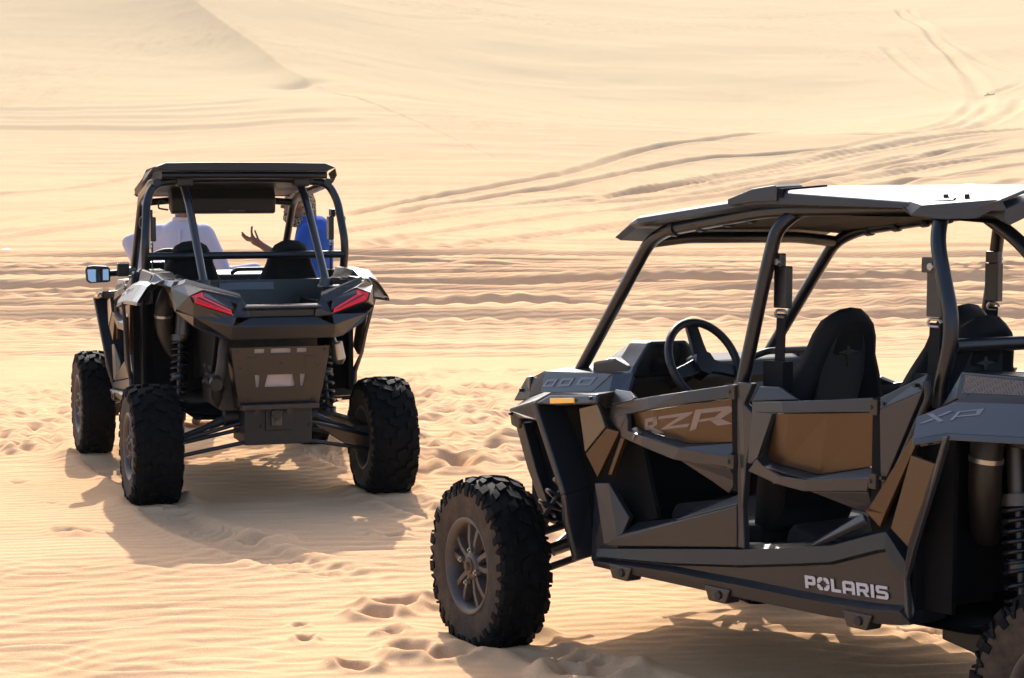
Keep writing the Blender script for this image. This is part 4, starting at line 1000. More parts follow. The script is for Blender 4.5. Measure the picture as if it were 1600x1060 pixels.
        g.face([(-.39, .236, 1.166), (-.42, .195, 1.104), (-.42, .19, 1.05), (-.438, .290, 1.062), (-.425, .278, 1.085), (-.408, .262, 1.13)], (-1, .3, 0))
        g.face([(-.455, .300, 1.002), (-.385, .515, 1.060), (-.22, .59, 1.08), (-.30, .50, .995), (-.395, .362, .932), (-.42, .30, .922)], (-1, .3, -.4))
        g.face([(-.16, .602, 1.208), (-.25, .585, 1.095), (-.22, .59, 1.08), (-.06, .60, 1.17)], (-.3, 1, 0))
        g.obj('tail_wing', 'dark_plastic', root, .004, solid=.012)

    # ---- middle of the tail, cargo bed, screened plate
    g = G()
    g.plate([(-.42, .19, 1.05), (-.42, -.19, 1.05), (-.455, -.30, 1.002), (-.455, .30, 1.002)], .012, (-1, 0, 0)); g.plate([(-.455, .30, 1.002), (-.455, -.30, 1.002), (-.42, -.30, .922), (-.42, .30, .922)], .012, (-1, 0, 0))
    g.plate([(-.405, .192, 1.098), (-.405, -.192, 1.098), (-.405, -.19, 1.05), (-.405, .19, 1.05)], .012, (-1, 0, 0)); g.obj('tail_fascia', 'dark_plastic', root, .004)
    g = G(); g.loft([[(-.36, y, 1.122), (-.42, y, 1.118), (-.438, y, 1.104), (-.42, y, 1.090), (-.36, y, 1.09)] for y in (.226, -.226)]); g.obj('tail_rail', 'dark_plastic', root, .006)
    g = G(); g.plate([(.55, .50, 1.06), (.55, -.50, 1.06), (-.33, -.44, 1.06), (-.33, .44, 1.06)], .02, (0, 0, 1)); g.plate([(.55, .50, 1.06), (.55, -.50, 1.06), (.56, -.50, 1.215), (.56, .50, 1.215)], .02, (-1, 0, 0))
    for s in (1, -1):
        g.plate([(.55, s * .50, 1.06), (-.33, s * .44, 1.06), (-.12, s * .505, 1.247), (.55, s * .52, 1.226)], .02, (0, -s, 0)); g.plate([(-.33, s * .24, 1.06), (-.33, s * .46, 1.06), (-.20, s * .53, 1.24), (-.36, s * .24, 1.17)], .02, (1, 0, 0))
    g.plate([(-.34, .24, 1.06), (-.34, -.24, 1.06), (-.36, -.24, 1.12), (-.36, .24, 1.12)], .02, (1, 0, 0)); bed = g.obj('cargo_bed', 'dark_plastic', root, .004)
    for s in (1, -1):
        g = G(s); g.cyl((.06, .37, 1.19), (.06, .37, 1.245), .045, .036, 14); g.box((.06, .40, 1.14), (.14, .14, .12)); g.obj('brace_foot', 'dark_plastic', bed, .006)
    g = G(); g.box((.545, .02, 1.175), (.006, .34, .045)); g.obj('warning_sticker', 'decal_pale', bed)
    g = G(); g.box((.545, .24, 1.20), (.006, .20, .012)); g.obj('warning_sticker', 'hub_bronze', bed)
    # plate with screened openings
    xa = lambda z: -.36 + (.87 - z) * .16
    def cell(g, y0, y1, z1, z0, y0b=None, y1b=None, dx=0, th=.012):
        y0b = y0 if y0b is None else y0b; y1b = y1 if y1b is None else y1b
        g.plate([(xa(z1) + dx, y0, z1), (xa(z1) + dx, y1, z1), (xa(z0) + dx, y1b, z0), (xa(z0) + dx, y0b, z0)], th, (-1, 0, 0))
    g = G()
    cell(g, .290, -.290, .872, .862)
    for a, b in ((.285, .155), (.095, .060), (-.060, -.095), (-.155, -.285)): cell(g, a, b, .862, .833)
    cell(g, .288, -.288, .833, .708, .268, -.268)
    for a, b, c, d in ((.268, .150, .258, .140), (.118, .075, .122, .092), (-.075, -.118, -.092, -.122), (-.150, -.268, -.140, -.258)): cell(g, a, b, .708, .632, c, d)
    cell(g, .258, -.258, .632, .50, .226, -.226)
    for s in (1, -1): g.plate([(xa(.872), s * .29, .872), (xa(.70), s * .268, .70), (xa(.50), s * .226, .50), (xa(.50) + .14, s * .24, .50), (xa(.872) + .12, s * .30, .872)], .012, (0, s, 0))
    pl = g.obj('rear_guard_plate', 'dark_plastic', root)
    for yy, zz in ((.262, .85), (-.262, .85), (.235, .75), (-.235, .75), (.20, .56), (-.20, .56), (0, .775)):
        g = G(); g.cyl((xa(zz) + .004, yy, zz), (xa(zz) - .007, yy, zz), .009, .008, 8); g.obj('guard_bolt', 'dull_steel', pl)
    for yy in (.17, -.17): g = G(); g.plate([(xa(.80) - .006, yy - .03, .815), (xa(.80) - .006, yy + .03, .815), (xa(.74) - .006, yy + .022, .745), (xa(.74) - .006, yy - .022, .745)], .008, (-1, 0, 0)); g.obj('guard_rib', 'dark_plastic', pl, .003)
    for y0, y1, z1, z0 in ((.155, .095, .862, .833), (.060, -.060, .862, .833), (-.095, -.155, .862, .833), (.150, .118, .708, .632), (.078, -.078, .708, .632), (-.118, -.150, .708, .632)):
        g = G(); cell(g, y0 + .012, y1 - .012, z1 + .004, z0 - .004, None, None, .016, .004); g.obj('guard_screen', 'screen_mesh', pl)
    g = G(); g.box((-.30, 0, .52), (.10, .46, .03)); g.cyl((-.30, -.05, .49), (-.34, -.05, .49), .016, .016, 10); g.cyl((-.30, .14, .49), (-.33, .14, .49), .014, .014, 8); g.obj('guard_foot', 'dull_steel', pl, .004)

    # ---- hood, cowl, dash, steering
    g = G()
    rows = [[(3.22, .36, .985), (3.26, .15, 1.0), (3.27, 0, 1.0), (3.26, -.15, 1.0), (3.22, -.36, .985)], [(3.03, .50, 1.094), (3.04, .22, 1.115), (3.04, 0, 1.105), (3.04, -.22, 1.115), (3.03, -.50, 1.094)], [(2.82, .60, 1.138), (2.82, .25, 1.165), (2.82, 0, 1.15), (2.82, -.25, 1.165), (2.82, -.60, 1.138)], [(2.55, .60, 1.150), (2.55, .30, 1.190), (2.55, 0, 1.18), (2.55, -.30, 1.190), (2.55, -.60, 1.150)], [(2.36, .60, 1.158), (2.36, .30, 1.190), (2.36, 0, 1.18), (2.36, -.30, 1.190), (2.36, -.60, 1.158)]]
    g.loft(rows, closed=False); g.loft([[(p[0], p[1], p[2] - .02) for p in r][::-1] for r in rows], closed=False); g.obj('hood', 'gloss_paint', root, .004)
    g = G(); g.loft([[(3.20, y, .95), (3.26, y * .9, .94), (3.20, y * .8, .60), (3.10, y * .75, .46), (2.9, y * .8, .46), (2.9, y, .95)] for y in (.36, -.36)]); nose = g.obj('nose_fascia', 'black_plastic', root, .01)
    g = G(); g.loft([[(2.46, y, .98), (2.34, y, 1.0), (2.30, y, 1.13), (2.33, y, 1.19), (2.42, y, 1.215), (2.56, y, 1.19), (2.56, y, .98)] for y in (.56, .20, .18, -.20, -.56)]); dash = g.obj('dashboard', 'black_plastic', root, .012)
    g = G(); g.loft([[(x, .38 + y0 * 1.35, 1.14), (x, .38 + y0 * 1.18, 1.19), (x, .38 + y0 * .66, z), (x, .38 - y0 * .62, z), (x, .38 - y0 * .95, 1.25), (x, .38 - y0, 1.14)] for x, y0, z in ((2.30, .145, 1.285), (2.42, .14, 1.28), (2.58, .10, 1.20))]); pod = g.obj('instrument_pod', 'dark_plastic', dash, .012)
    g = G(); g.plate([(2.296, .49, 1.16), (2.296, .47, 1.255), (2.297, .44, 1.272), (2.297, .32, 1.272), (2.296, .29, 1.255), (2.296, .27, 1.16)], .004, (-1, 0, 0)); g.obj('instrument_screen', 'screen_black', pod)
    g = G(); g.plate([(2.292, .08, 1.02), (2.292, -.40, 1.02), (2.325, -.40, 1.165), (2.325, .08, 1.165)], .012, (-1, 0, 0)); gl = g.obj('glove_box', 'dark_plastic', dash, .006)
    g = G(); g.box((2.31, .60, 1.05), (.01, .03, .03)); g.obj('key_tag', 'sticker_white', dash)
    g = G(); g.tube([(2.33, -.10, 1.20), (2.27, -.12, 1.226), (2.27, -.42, 1.226), (2.33, -.44, 1.20)], .014, 10, .04); g.obj('grab_handle', 'black_plastic', dash)
    for s in (1, -1): g = G(s); g.box((2.42, .45, 1.185), (.16, .16, .05)); g.obj('cowl_vent', 'grey_plastic', dash, .008)
    # steering wheel
    c = Vector((2.13, .345, 1.205)); ax = Vector((-.90, 0, .44)).normalized(); u = Vector((0, 1, 0)); w = ax.cross(u).normalized()
    g = G(); g_P = [c + u * .172 * math.cos(2 * math.pi * k / 40) + w * .172 * math.sin(2 * math.pi * k / 40) for k in range(41)]
    g.sweep([g.m(p) for p in g_P], .0165, 12, False); sw = g.obj('steering_wheel', 'black_plastic', root)
    g = G()
    for an, wd in ((90, .032), (195, .026), (345, .026)):
        dv = u * math.cos(R(an)) + w * math.sin(R(an)); tv = ax.cross(dv)
        sgn = -1 if w.z < 0 else 1
        dv = u * math.cos(R(an)) + w * math.sin(R(an)) * sgn; tv = ax.cross(dv)
        g.loft([[c + dv * r0 + tv * h_ + ax * o0, c + dv * r0 - tv * h_ + ax * o0, c + dv * r0 - tv * h_ + ax * (o0 - .02), c + dv * r0 + tv * h_ + ax * (o0 - .02)] for r0, h_, o0 in ((.0, wd * 1.3, .0), (.08, wd, .0), (.168, wd * .85, .0))])
    g.cyl(c - ax * .05, c + ax * .012, .055, .05, 8, False); g.obj('steering_spokes', 'dark_plastic', sw, .005)
    g = G(); g.cyl(c - ax * .03, c - ax * .34, .03, .028, 12); g.obj('steering_column', 'black_plastic', sw)

    # ---- seats
    OUT = [(.20, .62), (.238, .80), (.262, 1.0), (.242, 1.11), (.190, 1.21), (.150, 1.30), (.130, 1.37), (.100, 1.42), (.055, 1.445)]
    ring0 = [(y, z) for y, z in OUT] + [(0, 1.452)] + [(-y, z) for y, z in OUT[::-1]]
    def seat(xt, yc):
        xs = lambda z: xt + (1.444 - z) * .27
        g = G(); rings = []
        for sc, off in ((.55, -.018), (.66, -.022), (.78, -.060), (.93, -.055), (1.0, -.01), (.96, .05), (.80, .075), (.60, .06)):
            rings.append([(xs(z) + off * (1 if z < 1.3 else .75), yc + y * sc, 1.0 + (z - 1.0) * (sc if sc > .9 else .5 + .5 * sc)) for y, z in ring0])
        g.loft(rings, smooth=True); 
        st_ = g.obj('seat', 'seat_fabric', root)
        g = G(); g.loft([[(x, yc + wd, z0), (x, yc - wd, z0), (x, yc - wd * .9, z1), (x, yc + wd * .9, z1)] for x, wd, z0, z1 in ((xs(.62) - .02, .22, .50, .66), (xs(.62) + .25, .25, .50, .64), (xs(.62) + .47, .24, .52, .68), (xs(.62) + .52, .20, .54, .64))]); g.obj('cushion', 'seat_fabric', st_, .02, 3)
        g = G(); g.plate([(xs(z) - .036, yc + y * .92, z) for y, z in ((.115, 1.08), (.125, 1.20), (.112, 1.30), (.075, 1.375), (0, 1.395), (-.075, 1.375), (-.112, 1.30), (-.125, 1.20), (-.115, 1.08))], .014, (-1, 0, 0)); shl = g.obj('seat_shell', 'seat_shell' if four else 'seat_fabric', st_, .006)
        g = G(); cz = 1.29; X_ = xs(cz) - .044
        def star(r, t): return [(X_ + (0), yc + r * math.sin(a) * (1 if k % 2 == 0 else t), cz + r * math.cos(a) * (1 if k % 2 == 0 else t)) for k, a in ((k, math.pi * k / 4) for k in range(8))]
        g.plate(star(.055, .22), .006, (-1, 0, 0))
        if four: g.obj('seat_emblem', 'dark_plastic', shl, .001)
        return st_
    for yc in (.33, -.30):
        seat(.742, yc)
        if four: seat(1.375, yc)

    # ---- roll cage
    for s in (1, -1):
        g = G(s); g.tube([(2.70, .51, 1.14), (2.275, .51, 1.672), (2.15, .525, 1.722), (1.60, .555, 1.792), (1.44, .56, 1.800), (.80, .555, 1.812), (.70, .54, 1.815)], .0255, 14, .07); g.obj('front_pillar', 'cage_steel', root)
        g = G(s); g.tube([(.675, .625, 1.16), (.674, .625, 1.226), (.618, .632, 1.42), (.72, .605, 1.70), (.745, .55, 1.81), (.75, .30, 1.838), (.75, .0, 1.842)], .0255, 14, .09); g.obj('rear_hoop', 'cage_steel', root)
        g = G(s); g.tube([(.77, .37, 1.81), (.70, .37, 1.772), (.575, .37, 1.70), (.06, .37, 1.22)], .0245, 14, .09); g.obj('rear_brace', 'cage_steel', root)
        if four: g = G(s); g.tube([(1.60, .640, 1.10), (1.597, .638, 1.172), (1.512, .612, 1.567), (1.475, .595, 1.735), (1.42, .54, 1.800), (1.42, .2, 1.812), (1.42, 0, 1.812)], .0255, 14, .09); g.obj('centre_hoop', 'cage_steel', root)
        # belts
        for (bx, by, bz, on) in ((1.505, .60, 1.60, four), (.785, .60, 1.60, True)):
            if not on: continue
            g = G(s); g.box((bx - .02, by - .02, bz + .02), (.06, .03, .05)); g.box((bx - .035, by - .035, bz - .075), (.064, .034, .15)); bl = g.obj('belt_retractor', 'dark_plastic', root, .004)
            g = G(s); g.cyl((bx - .035, by - .006, bz + .015), (bx - .035, by + .004, bz + .015), .014, .012, 12); g.obj('belt_bolt', 'bright_metal', bl)
            g = G(s); g.tube([(bx - .06, by - .03, bz - .170), (bx - .05, by - .03, bz - .158), (bx - .01, by - .03, bz - .158), (bx, by - .03, bz - .170), (bx - .01, by - .03, bz - .182), (bx - .05, by - .03, bz - .182), (bx - .06, by - .03, bz - .170)], .005, 8, .008); g.obj('belt_ring', 'bright_metal', bl)
            g = G(s); g.plate([(bx - .055, by - .03, bz - .17), (bx - .01, by - .03, bz - .17), (bx - .002, by - .03, bz - .34), (bx - .05, by - .03, bz - .34)], .004); g.box((bx - .02, by - .03, bz - .39), (.10, .05, .10)); g.obj('belt_strap', 'seat_fabric', bl)
    g = G(); g.cyl((.628, .62, 1.362), (.628, -.62, 1.362), .0235, .0235, 14); g.obj('shoulder_bar', 'cage_steel', root)
    g = G(); g.tube([(2.27, .51, 1.672), (2.29, .3, 1.69), (2.29, -.3, 1.69), (2.27, -.51, 1.672)], .0235, 12, .05); g.obj('windscreen_bar', 'cage_steel', root)
    return root, G

buggy_l, GL = make_buggy(POSE_L, .685, .06, 'short two-seat grey buggy seen from behind, two red tail lights', False, 0., WB_L)
buggy_r, GR = make_buggy(POSE_R, 0., 0., 'long four-seat grey and bronze buggy seen from its left side', True, -.155, WB_R)

# ---- roof of the long buggy: stepped moulded plastic
def roof_long(root, G):
    g = G()
    st = [(2.41, .57, 1.690, 1.700, 1.703, 1.703), (2.30, .585, 1.738, 1.757, 1.762, 1.764), (2.24, .60, 1.746, 1.775, 1.780, 1.783), (1.62, .615, 1.812, 1.842, 1.854, 1.859)]
    def ring(x, h, ze, zs, zc, z0): return [(x, h, ze), (x, h - .003, zs - .010), (x, h - .016, zs), (x, .34, zc), (x, .10, z0), (x, -.10, z0), (x, -.34, zc), (x, -h + .016, zs), (x, -h + .003, zs - .010), (x, -h, ze), (x, -h + .03, ze - .012), (x, -.3, zc - .035), (x, .3, zc - .035), (x, h - .03, ze - .012)]
    g.loft([ring(*q) for q in st]); front = g.obj('roof', 'roof_plastic', root, .004)
    g = G(); g.loft([ring(*q) for q in ((1.635, .618, 1.814, 1.846, 1.856, 1.861), (1.56, .622, 1.818, 1.866, 1.878, 1.882), (1.47, .622, 1.820, 1.874, 1.888, 1.891), (1.44, .62, 1.818, 1.868, 1.888, 1.893), (.86, .590, 1.806, 1.834, 1.881, 1.891), (.52, .570, 1.782, 1.816, 1.872, 1.884), (.48, .565, 1.762, 1.806, 1.862, 1.874))]); g.obj('roof_rear_shell', 'roof_plastic', front, .004)
    g = G(); g.loft([[(x, .56, z - .018), (x, .3, z2), (x, -.3, z2), (x, -.56, z - .018)] for x, z, z2 in ((2.28, 1.722, 1.722), (1.62, 1.796, 1.80), (1.44, 1.80, 1.83), (.86, 1.794, 1.835), (.52, 1.775, 1.825))], closed=False); g.obj('roof_underside_shade', 'void_black', front)  # black sheet added under the roof to darken its shaded underside
    for s in (1, -1):
        g = G(s); g.loft([[(x, .628, zb - .012), (x, .626, zt_), (x, .50, zt_ + .006), (x, .50, zb)] for x, zb, zt_ in ((1.70, 1.826, 1.838), (1.57, 1.838, 1.874), (1.46, 1.842, 1.886), (1.445, 1.842, 1.880))]); g.obj('roof_scoop', 'roof_plastic', front, .003)
        g = G(s); g.loft([[(x, .624, 1.842), (x, .622, 1.874), (x, .40, 1.890), (x, .40, 1.86)] for x in (1.44, 1.422)]); g.obj('roof_groove', 'void_black', front)
    for s in (1, -1):
        g = G(s)
        g.face([(.862, .602, 1.803), (.832, .606, 1.782), (.784, .606, 1.811), (.581, .606, 1.806), (.462, .602, 1.834), (.50, .44, 1.866), (.80, .36, 1.892), (.98, .55, 1.850)], (0, .4, 1))
        g.face([(.832, .606, 1.782), (.784, .606, 1.811), (.581, .606, 1.806), (.552, .608, 1.773), (.70, .610, 1.770)], (0, 1, 0))
        g.face([(.581, .606, 1.806), (.462, .602, 1.834), (.444, .600, 1.797), (.50, .602, 1.797), (.552, .608, 1.773)], (0, 1, 0))
        wing = g.obj('roof_wing', 'roof_plastic', front, .004, solid=.012)
        for bx in (.75, .66):
            g = G(s); g.cyl((bx, .53, 1.825), (bx, .532, 1.852), .010, .008, 10); g.obj('roof_bolt', 'black_plastic', wing)
        for bx in (2.1, 1.95, 1.80, 1.68):
            zc = 1.722 + (2.15 - bx) * .127
            g = G(s); g.cyl((bx - .012, .53, zc), (bx + .012, .53, zc - .003), .031, .031, 12); g.obj('roof_clamp', 'black_plastic', front)
roof_long(buggy_r, GR)

# ---- roof, overhead stereo, mirrors and light pods of the short buggy
def roof_short(root, G):
    g = G()
    def ring(x, h, z, d): return [(x, h, z - d * .55), (x, h - .01, z - .02), (x, h - .06, z), (x, .2, z + .004), (x, -.2, z + .004), (x, -h + .06, z), (x, -h + .01, z - .02), (x, -h, z - d * .55), (x, -h + .04, z - d), (x, .2, z - d), (x, -.2, z - d), (x, h - .04, z - d)][:8] + [(x, -h + .05, z - d), (x, h - .05, z - d)]
    g.loft([ring(x, h, z, d) for x, h, z, d in ((.60, .555, 1.936, .048), (.64, .575, 1.934, .046), (.86, .585, 1.912, .035), (1.70, .585, 1.858, .03), (2.25, .56, 1.785, .04), (2.42, .53, 1.735, .02))]); rf = g.obj('roof', 'roof_black', root, .005)
    g = G(); g.cyl((.66, .52, 1.86), (.66, -.52, 1.86), .022, .022, 12); g.obj('roof_crossbar', 'cage_steel', rf)
    for s in (1, -1):
        g = G(s); g.plate([(.64, .575, 1.905), (1.20, .588, 1.875), (1.25, .612, 1.81), (.70, .60, 1.86)], .010, (0, 1, .3)); g.obj('roof_side_lip', 'roof_black', rf, .003)
        g = G(s); g.box((.73, .37, 1.825), (.10, .10, .07)); g.obj('brace_clamp', 'black_plastic', rf, .012)
    g = G(); g.loft([[(2.10, y, 1.60), (2.06, y, 1.61), (2.05, y, 1.70), (2.10, y, 1.79), (2.20, y, 1.77), (2.18, y, 1.63)] for y in (.345, -.345)]); stereo = g.obj('overhead_stereo', 'black_plastic', root, .012)
    g = G()
    for k in range(11): g.box((2.052, -.035 - k * .009 + (k > 4) * -.006, 1.623), (.003, .006, .007))
    g.obj('stereo_lettering', 'decal_pale', stereo)
    g = G(); g.tube([(2.10, .36, 1.68), (2.08, .42, 1.70), (2.08, .43, 1.64), (2.12, .36, 1.63)], .006, 8, .02); g.obj('stereo_cable', 'black_plastic', stereo)
    for s in (1,):
        g = G(s)
        out = [(.0, -.055), (.02, -.062), (.15, -.068), (.172, -.05), (.178, .03), (.165, .056), (.12, .062), (.02, .056), (.0, .04)]
        c = Vector((2.44, .685, 1.20))
        g.loft([[(c.x + dx, c.y + .095 + (y - .09) * sc, c.z + z * sc) for y, z in out] for dx, sc in ((-.012, .86), (.0, .92), (.03, .90), (.07, .6))]); mir = g.obj('side_mirror', 'black_plastic', root, .006)
        g = G(s); g.plate([(c.x - .016 + z * .10, c.y + .095 + (y - .09) * .78, c.z + z * .77) for y, z in out], .003, (-1, 0, 0)); g.obj('mirror_glass', 'mirror_glass', mir)
        g = G(s); g.tube([(2.60, .52, 1.22), (2.50, .60, 1.205), (2.46, .70, 1.20)], .022, 10, .05); g.obj('mirror_arm', 'black_plastic', mir)
        g = G(s); g.box((2.42, .615, 1.225), (.06, .075, .085))
        for k in range(6): g.box((2.40, .585 + k * .012, 1.272), (.05, .004, .012))
        g.obj('light_pod', 'black_plastic', mir, .004)
    for (bx, by) in ((.70, .58),):
        for s in (1, -1):
            g = G(s); g.tube([(.66, .60, 1.58), (.70, .645, 1.60), (.72, .645, 1.54), (.66, .61, 1.52)], .010, 8, .02); g.obj('harness_hook', 'black_plastic', root)
roof_short(buggy_l, GL)

# ------------------------------------------------------------------ two men standing beyond the short buggy
def fuse(o, voxel, smooth=3, fac=.5):
    r = o.modifiers.new('fuse', 'REMESH'); r.mode = 'VOXEL'; r.voxel_size = voxel; r.use_smooth_shade = True
    if smooth:
        q = o.modifiers.new('soften', 'SMOOTH'); q.iterations = smooth; q.factor = fac
    return o
def rings(g, L, n=20):
    g.loft([[(cx + rx * math.cos(2 * math.pi * k / n), cy + ry * math.sin(2 * math.pi * k / n), z) for k in range(n)] for cx, cy, z, rx, ry in L], smooth=True)
def head(g, c, f, tilt=0.):
    """skull, jaw, nose, ears; f = unit facing direction in the ground plane"""
    c = Vector(c); f = Vector(f).normalized(); l = Vector((-f.y, f.x, 0)); z = Vector((0, 0, 1))
    rt = Matrix((f, l, z)).transposed()
    g.ell(c + z * .02, (.098, .076, .108), rot=rt); g.ell(c + f * .028 - z * .055, (.070, .058, .068), rot=rt)
    g.ell(c + f * .075 - z * .098, (.024, .026, .022), rot=rt)
    g.capsule(c + f * .092 + z * .022, c + f * .112 - z * .022, .009, .0145, 8)
    g.ell(c + f * .090 - z * .062, (.014, .026, .012), rot=rt)
    g.ell(c + f * .086 + z * .030, (.014, .060, .012), rot=rt)
    for s in (1, -1): g.ell(c + l * s * .078 - f * .005 - z * .008, (.020, .010, .032), rot=rt)
def hand(g, wrist, palm, fingers, thumb):
    g.capsule(wrist, palm, .026, .034, 10)
    for ch, r in fingers + [(thumb, .0105)]:
        for a, b, q in zip(ch[:-1], ch[1:], range(9)): g.capsule(a, b, r * (1 - .10 * q), r * (1 - .10 * (q + 1)), 8)

def robed_man(x, y):
    root = empty('person', Matrix.Translation((x, y, ground_z(x, y) + .005)), 'person in a white robe standing beyond the short buggy, one elbow out', 'person')
    g = Geo(); head(g, (.0, -.03, 1.745), (.55, -.83, 0))
    g.capsule((0, .01, 1.56), (.0, -.02, 1.68), .058, .054)
    g.capsule((0, 0, 1.05), (0, .01, 1.50), .13, .12)
    for s in (1, -1):
        g.capsule((s * .09, 0, .95), (s * .10, -.01, .50), .085, .06); g.capsule((s * .10, -.01, .50), (s * .10, .03, .09), .055, .038)
        g.capsule((s * .10, .05, .045), (s * .115, -.16, .03), .038, .034)
    g.capsule((-.18, .01, 1.49), (-.42, .02, 1.425), .05, .040); g.capsule((-.42, .02, 1.425), (-.26, -.10, 1.14), .036, .028)
    hand(g, (-.26, -.10, 1.14), (-.22, -.13, 1.08), [([(-.225 + .016 * k, -.155, 1.06 - .004 * k), (-.20 + .016 * k, -.165, 1.03), (-.185 + .015 * k, -.16, 1.005)], .0095) for k in range(4)], [(-.24, -.12, 1.09), (-.19, -.10, 1.07), (-.165, -.10, 1.05)])
    g.capsule((.18, .01, 1.49), (.33, -.01, 1.18), .05, .042); g.capsule((.33, -.01, 1.17), (.60, -.12, 1.21), .038, .028)
    hand(g, (.60, -.12, 1.21), (.67, -.15, 1.20), [([(.69, -.185 + .018 * k, 1.20), (.73, -.19 + .020 * k, 1.19), (.75, -.185 + .020 * k, 1.165)], .0095) for k in range(4)], [(.64, -.18, 1.205), (.66, -.215, 1.21), (.69, -.225, 1.20)])
    body = fuse(g.obj('body', 'skin', root), .0085, 3)
    g = Geo()
    rings(g, [(0, .01, .10, .285, .25), (0, .01, .45, .26, .215), (0, .01, .95, .235, .185), (0, .01, 1.22, .235, .170), (0, .01, 1.42, .245, .155), (0, .01, 1.52, .215, .130), (0, .005, 1.575, .13, .095), (0, .0, 1.61, .078, .075)])
    g.capsule((-.17, .01, 1.49), (-.42, .02, 1.425), .088, .062); g.capsule((-.42, .02, 1.425), (-.29, -.08, 1.18), .062, .055)
    g.capsule((.17, .01, 1.49), (.33, -.01, 1.18), .088, .070); g.capsule((.33, -.01, 1.17), (.585, -.11, 1.215), .064, .060)
    rn = random.Random(2)
    for k in range(12):        # folds hanging from the shoulders and the sleeves
        a = rn.uniform(0, 6.28); g.capsule((.20 * math.cos(a), .01 + .14 * math.sin(a), 1.38), (.245 * math.cos(a + .12), .01 + .20 * math.sin(a + .12), .45), .016, .03, 8)
    for k in range(4): g.capsule((-.22 - .05 * k, -.055, 1.45 - .02 * k), (-.25 - .05 * k, -.03, 1.38 - .01 * k), .014, .012, 8)
    rb = fuse(g.obj('robe', 'robe_cotton', root), .012, 4)
    g = Geo(); g.capsule((0, -.135, 1.53), (.005, -.165, 1.15), .011, .011, 8); g.obj('button_band', 'robe_cotton', rb)
    g = Geo(); rings(g, [(0, -.01, 1.595, .078, .075), (0, -.012, 1.63, .070, .068), (0, -.012, 1.632, .060, .058), (0, -.01, 1.60, .062, .06)]); g.obj('collar', 'robe_cotton', rb)
    g = Geo(); c = Vector((.0, -.03, 1.745)); g.ell(c + Vector((-.015, .022, .035)), (.092, .096, .105)); hr = fuse(g.obj('hair', 'hair', root), .01, 2)
    return root

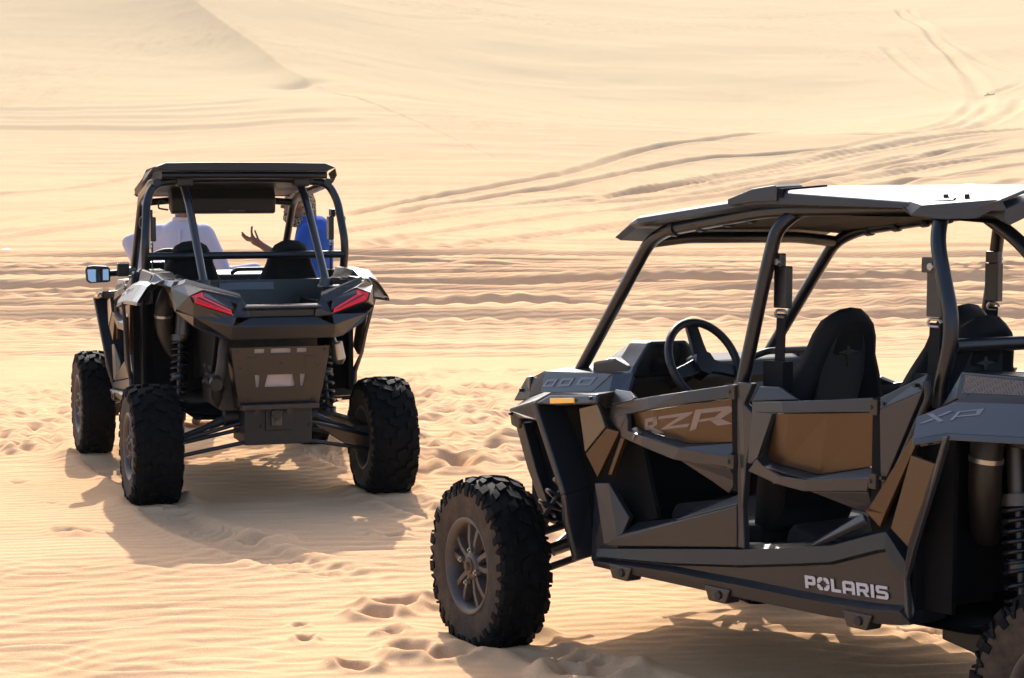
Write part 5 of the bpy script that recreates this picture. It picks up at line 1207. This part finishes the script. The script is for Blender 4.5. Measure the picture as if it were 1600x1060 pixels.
def gesturing_man(x, y):
    root = empty('person', Matrix.Translation((x, y, ground_z(x, y) + .005)), 'person in blue shirt and checked headscarf gesturing with an open hand', 'person')
    f = Vector((-1, -.12, 0)).normalized()
    g = Geo(); hc = Vector((-.105, 0, 1.735)); head(g, hc, f)
    g.capsule((-.03, .0, 1.52), (-.085, .0, 1.67), .060, .056); g.capsule((.01, 0, 1.02), (.0, 0, 1.48), .13, .125)
    for s in (1, -1):
        g.capsule((.01, s * .09, .96), (.0, s * .11, .51), .088, .062); g.capsule((.0, s * .11, .51), (.03, s * .11, .09), .056, .038); g.capsule((.05, s * .11, .045), (-.17, s * .13, .03), .038, .034)
    # arm nearer the camera: raised forearm, open hand
    g.capsule((.0, -.19, 1.53), (-.10, -.23, 1.27), .050, .042); g.capsule((-.10, -.23, 1.27), (-.335, -.22, 1.425), .040, .028)
    P = Vector((-.395, -.22, 1.465)); 
    fing = [([P + Vector((-.015, -.018, .03)), P + Vector((-.022, -.018, .068)), P + Vector((-.018, -.018, .104))], .0120),
            ([P + Vector((-.035, -.006, .018)), P + Vector((-.070, -.008, .034)), P + Vector((-.092, -.010, .062))], .0118),
            ([P + Vector((-.038, .010, .008)), P + Vector((-.074, .010, .018)), P + Vector((-.096, .008, .044))], .0112),
            ([P + Vector((-.034, .024, -.002)), P + Vector((-.064, .026, .004)), P + Vector((-.082, .024, .024))], .0100)]
    hand(g, (-.335, -.22, 1.425), P, fing, [P + Vector((.03, -.025, .005)), P + Vector((.018, -.045, .045)), P + Vector((.006, -.050, .078))])
    # far arm hangs
    g.capsule((.0, .19, 1.53), (.03, .23, 1.25), .050, .042); g.capsule((.03, .23, 1.25), (-.04, .22, 1.0), .040, .028)
    hand(g, (-.04, .22, 1.0), (-.06, .215, .93), [([(-.075 + .014 * k, .215, .90), (-.08 + .014 * k, .21, .86), (-.07 + .013 * k, .20, .835)], .0095) for k in range(4)], [(-.085, .20, .94), (-.105, .19, .91), (-.105, .185, .885)])
    fuse(g.obj('body', 'skin', root), .0075, 3)
    g = Geo()
    rings(g, [(.01, 0, .88, .150, .205), (.015, 0, 1.05, .145, .200), (.015, 0, 1.30, .150, .215), (.02, 0, 1.45, .150, .225), (.02, 0, 1.55, .130, .20), (.01, 0, 1.62, .098, .12), (-.02, 0, 1.645, .07, .075)])
    g.ell((.055, 0, 1.50), (.105, .17, .15))
    g.capsule((.0, -.18, 1.52), (-.095, -.228, 1.29), .080, .064); g.capsule((-.10, -.23, 1.275), (-.20, -.226, 1.335), .060, .046)
    g.capsule((.0, .18, 1.52), (.03, .23, 1.26), .080, .064)
    for k in range(5): g.capsule((.06 - .05 * k, -.19 + .01 * k, 1.42), (.05 - .04 * k, -.205, 1.05), .014, .02, 8)
    fuse(g.obj('shirt', 'blue_cotton', root), .011, 4)
    g = Geo(); rings(g, [(.01, 0, .93, .150, .200), (.01, 0, .80, .140, .195)])
    for s in (1, -1): g.capsule((.01, s * .09, .86), (.0, s * .11, .50), .105, .085); g.capsule((.0, s * .11, .50), (.03, s * .11, .12), .082, .066)
    fuse(g.obj('trousers', 'trouser_cloth', root), .013, 3)
    g = Geo(); l = Vector((-f.y, f.x, 0)); rt = Matrix((f, l, Vector((0, 0, 1)))).transposed()
    g.ell(hc - f * .022 + Vector((0, 0, .045)), (.108, .098, .098), rot=rt)
    g.capsule(hc - f * .07 + Vector((0, 0, .02)), hc - f * .085 + Vector((0, 0, -.14)), .072, .065)
    for k in range(9):
        a = R(-150 + 300 * k / 8); b = R(-150 + 300 * (k + 1) / 8)
        if k < 8: g.capsule(hc + f * (.075 * math.cos(a) + .0) + l * .082 * math.sin(a) + Vector((0, 0, -.125 + .02 * math.cos(a * 2))), hc + f * (.075 * math.cos(b)) + l * .082 * math.sin(b) + Vector((0, 0, -.125 + .02 * math.cos(b * 2))), .034, .034, 8)
    g.capsule(hc + f * .07 + Vector((0, 0, .075)), hc - f * .02 + l * .088 + Vector((0, 0, .06)), .022, .022, 8); g.capsule(hc + f * .07 + Vector((0, 0, .075)), hc - f * .02 - l * .088 + Vector((0, 0, .06)), .022, .022, 8)
    fuse(g.obj('headscarf', 'scarf_cloth', root), .008, 2)
    g = Geo(); g.ell(hc + f * .060 - Vector((0, 0, .085)), (.040, .054, .036), rot=rt); g.obj('beard', 'hair', root)
    return root
robed_man(-2.60, 16.1)
gesturing_man(-1.505, 15.30)

# ------------------------------------------------------------------ small things lying on the sand
def dry_twig(x, y):
    root = empty('dry_twig', Matrix.Translation((x, y, ground_z(x, y))), 'dark dry twig lying on the far right slope among wheel tracks', 'twig')
    g = Geo(); g.tube([(-.5, 0, .06), (-.2, .1, .12), (.1, .05, .10), (.5, -.1, .16)], .028, 7, .1); g.obj('stem', 'leather', root)
    for a, b in (((-.2, .1, .12), (-.32, .2, .28)), ((.1, .05, .10), (.25, .15, .26)), ((.3, 0, .13), (.62, .12, .06))):
        g = Geo(); g.cyl(a, b, .030, .012, 6); g.obj('side_branch', 'leather', root)
dry_twig(35.5, 152.0)
def pebble(x, y, r, mat, label, cat, seed):
    g = Geo(); rn = random.Random(seed); g.ell((0, 0, r * .3), (r * 1.3, r, r * .7), 10, 7)
    g.v = [(a * rn.uniform(.85, 1.12), b * rn.uniform(.85, 1.12), c * rn.uniform(.85, 1.1)) for a, b, c in g.v]
    o = g.obj(cat.replace(' ', '_'), mat); o.location = (x, y, ground_z(x, y)); o['label'] = label; o['category'] = cat
pebble(-13.6, 54.9, .11, 'sticker_white', 'crumpled white scrap on the sand at the far left edge', 'scrap', 5)

# ------------------------------------------------------------------ dusty desert air
def haze():
    g = Geo(); g.box((0, 0, 40), (2200, 2200, 136)); o = g.obj('haze', None)
    o['kind'] = 'stuff'; o['label'] = 'pale dusty air over the dunes'
    m = bpy.data.materials.new('dusty_air'); m.use_nodes = True; nt = m.node_tree
    nt.nodes.remove(nt.nodes['Principled BSDF'])
    v = nt.nodes.new('ShaderNodeVolumePrincipled'); v.inputs['Color'].default_value = (.95, .95, .91, 1); v.inputs['Density'].default_value = .00012; v.inputs['Anisotropy'].default_value = .3
    nt.links.new(v.outputs[0], nt.nodes['Material Output'].inputs['Volume'])
    o.data.materials.append(m)
haze()
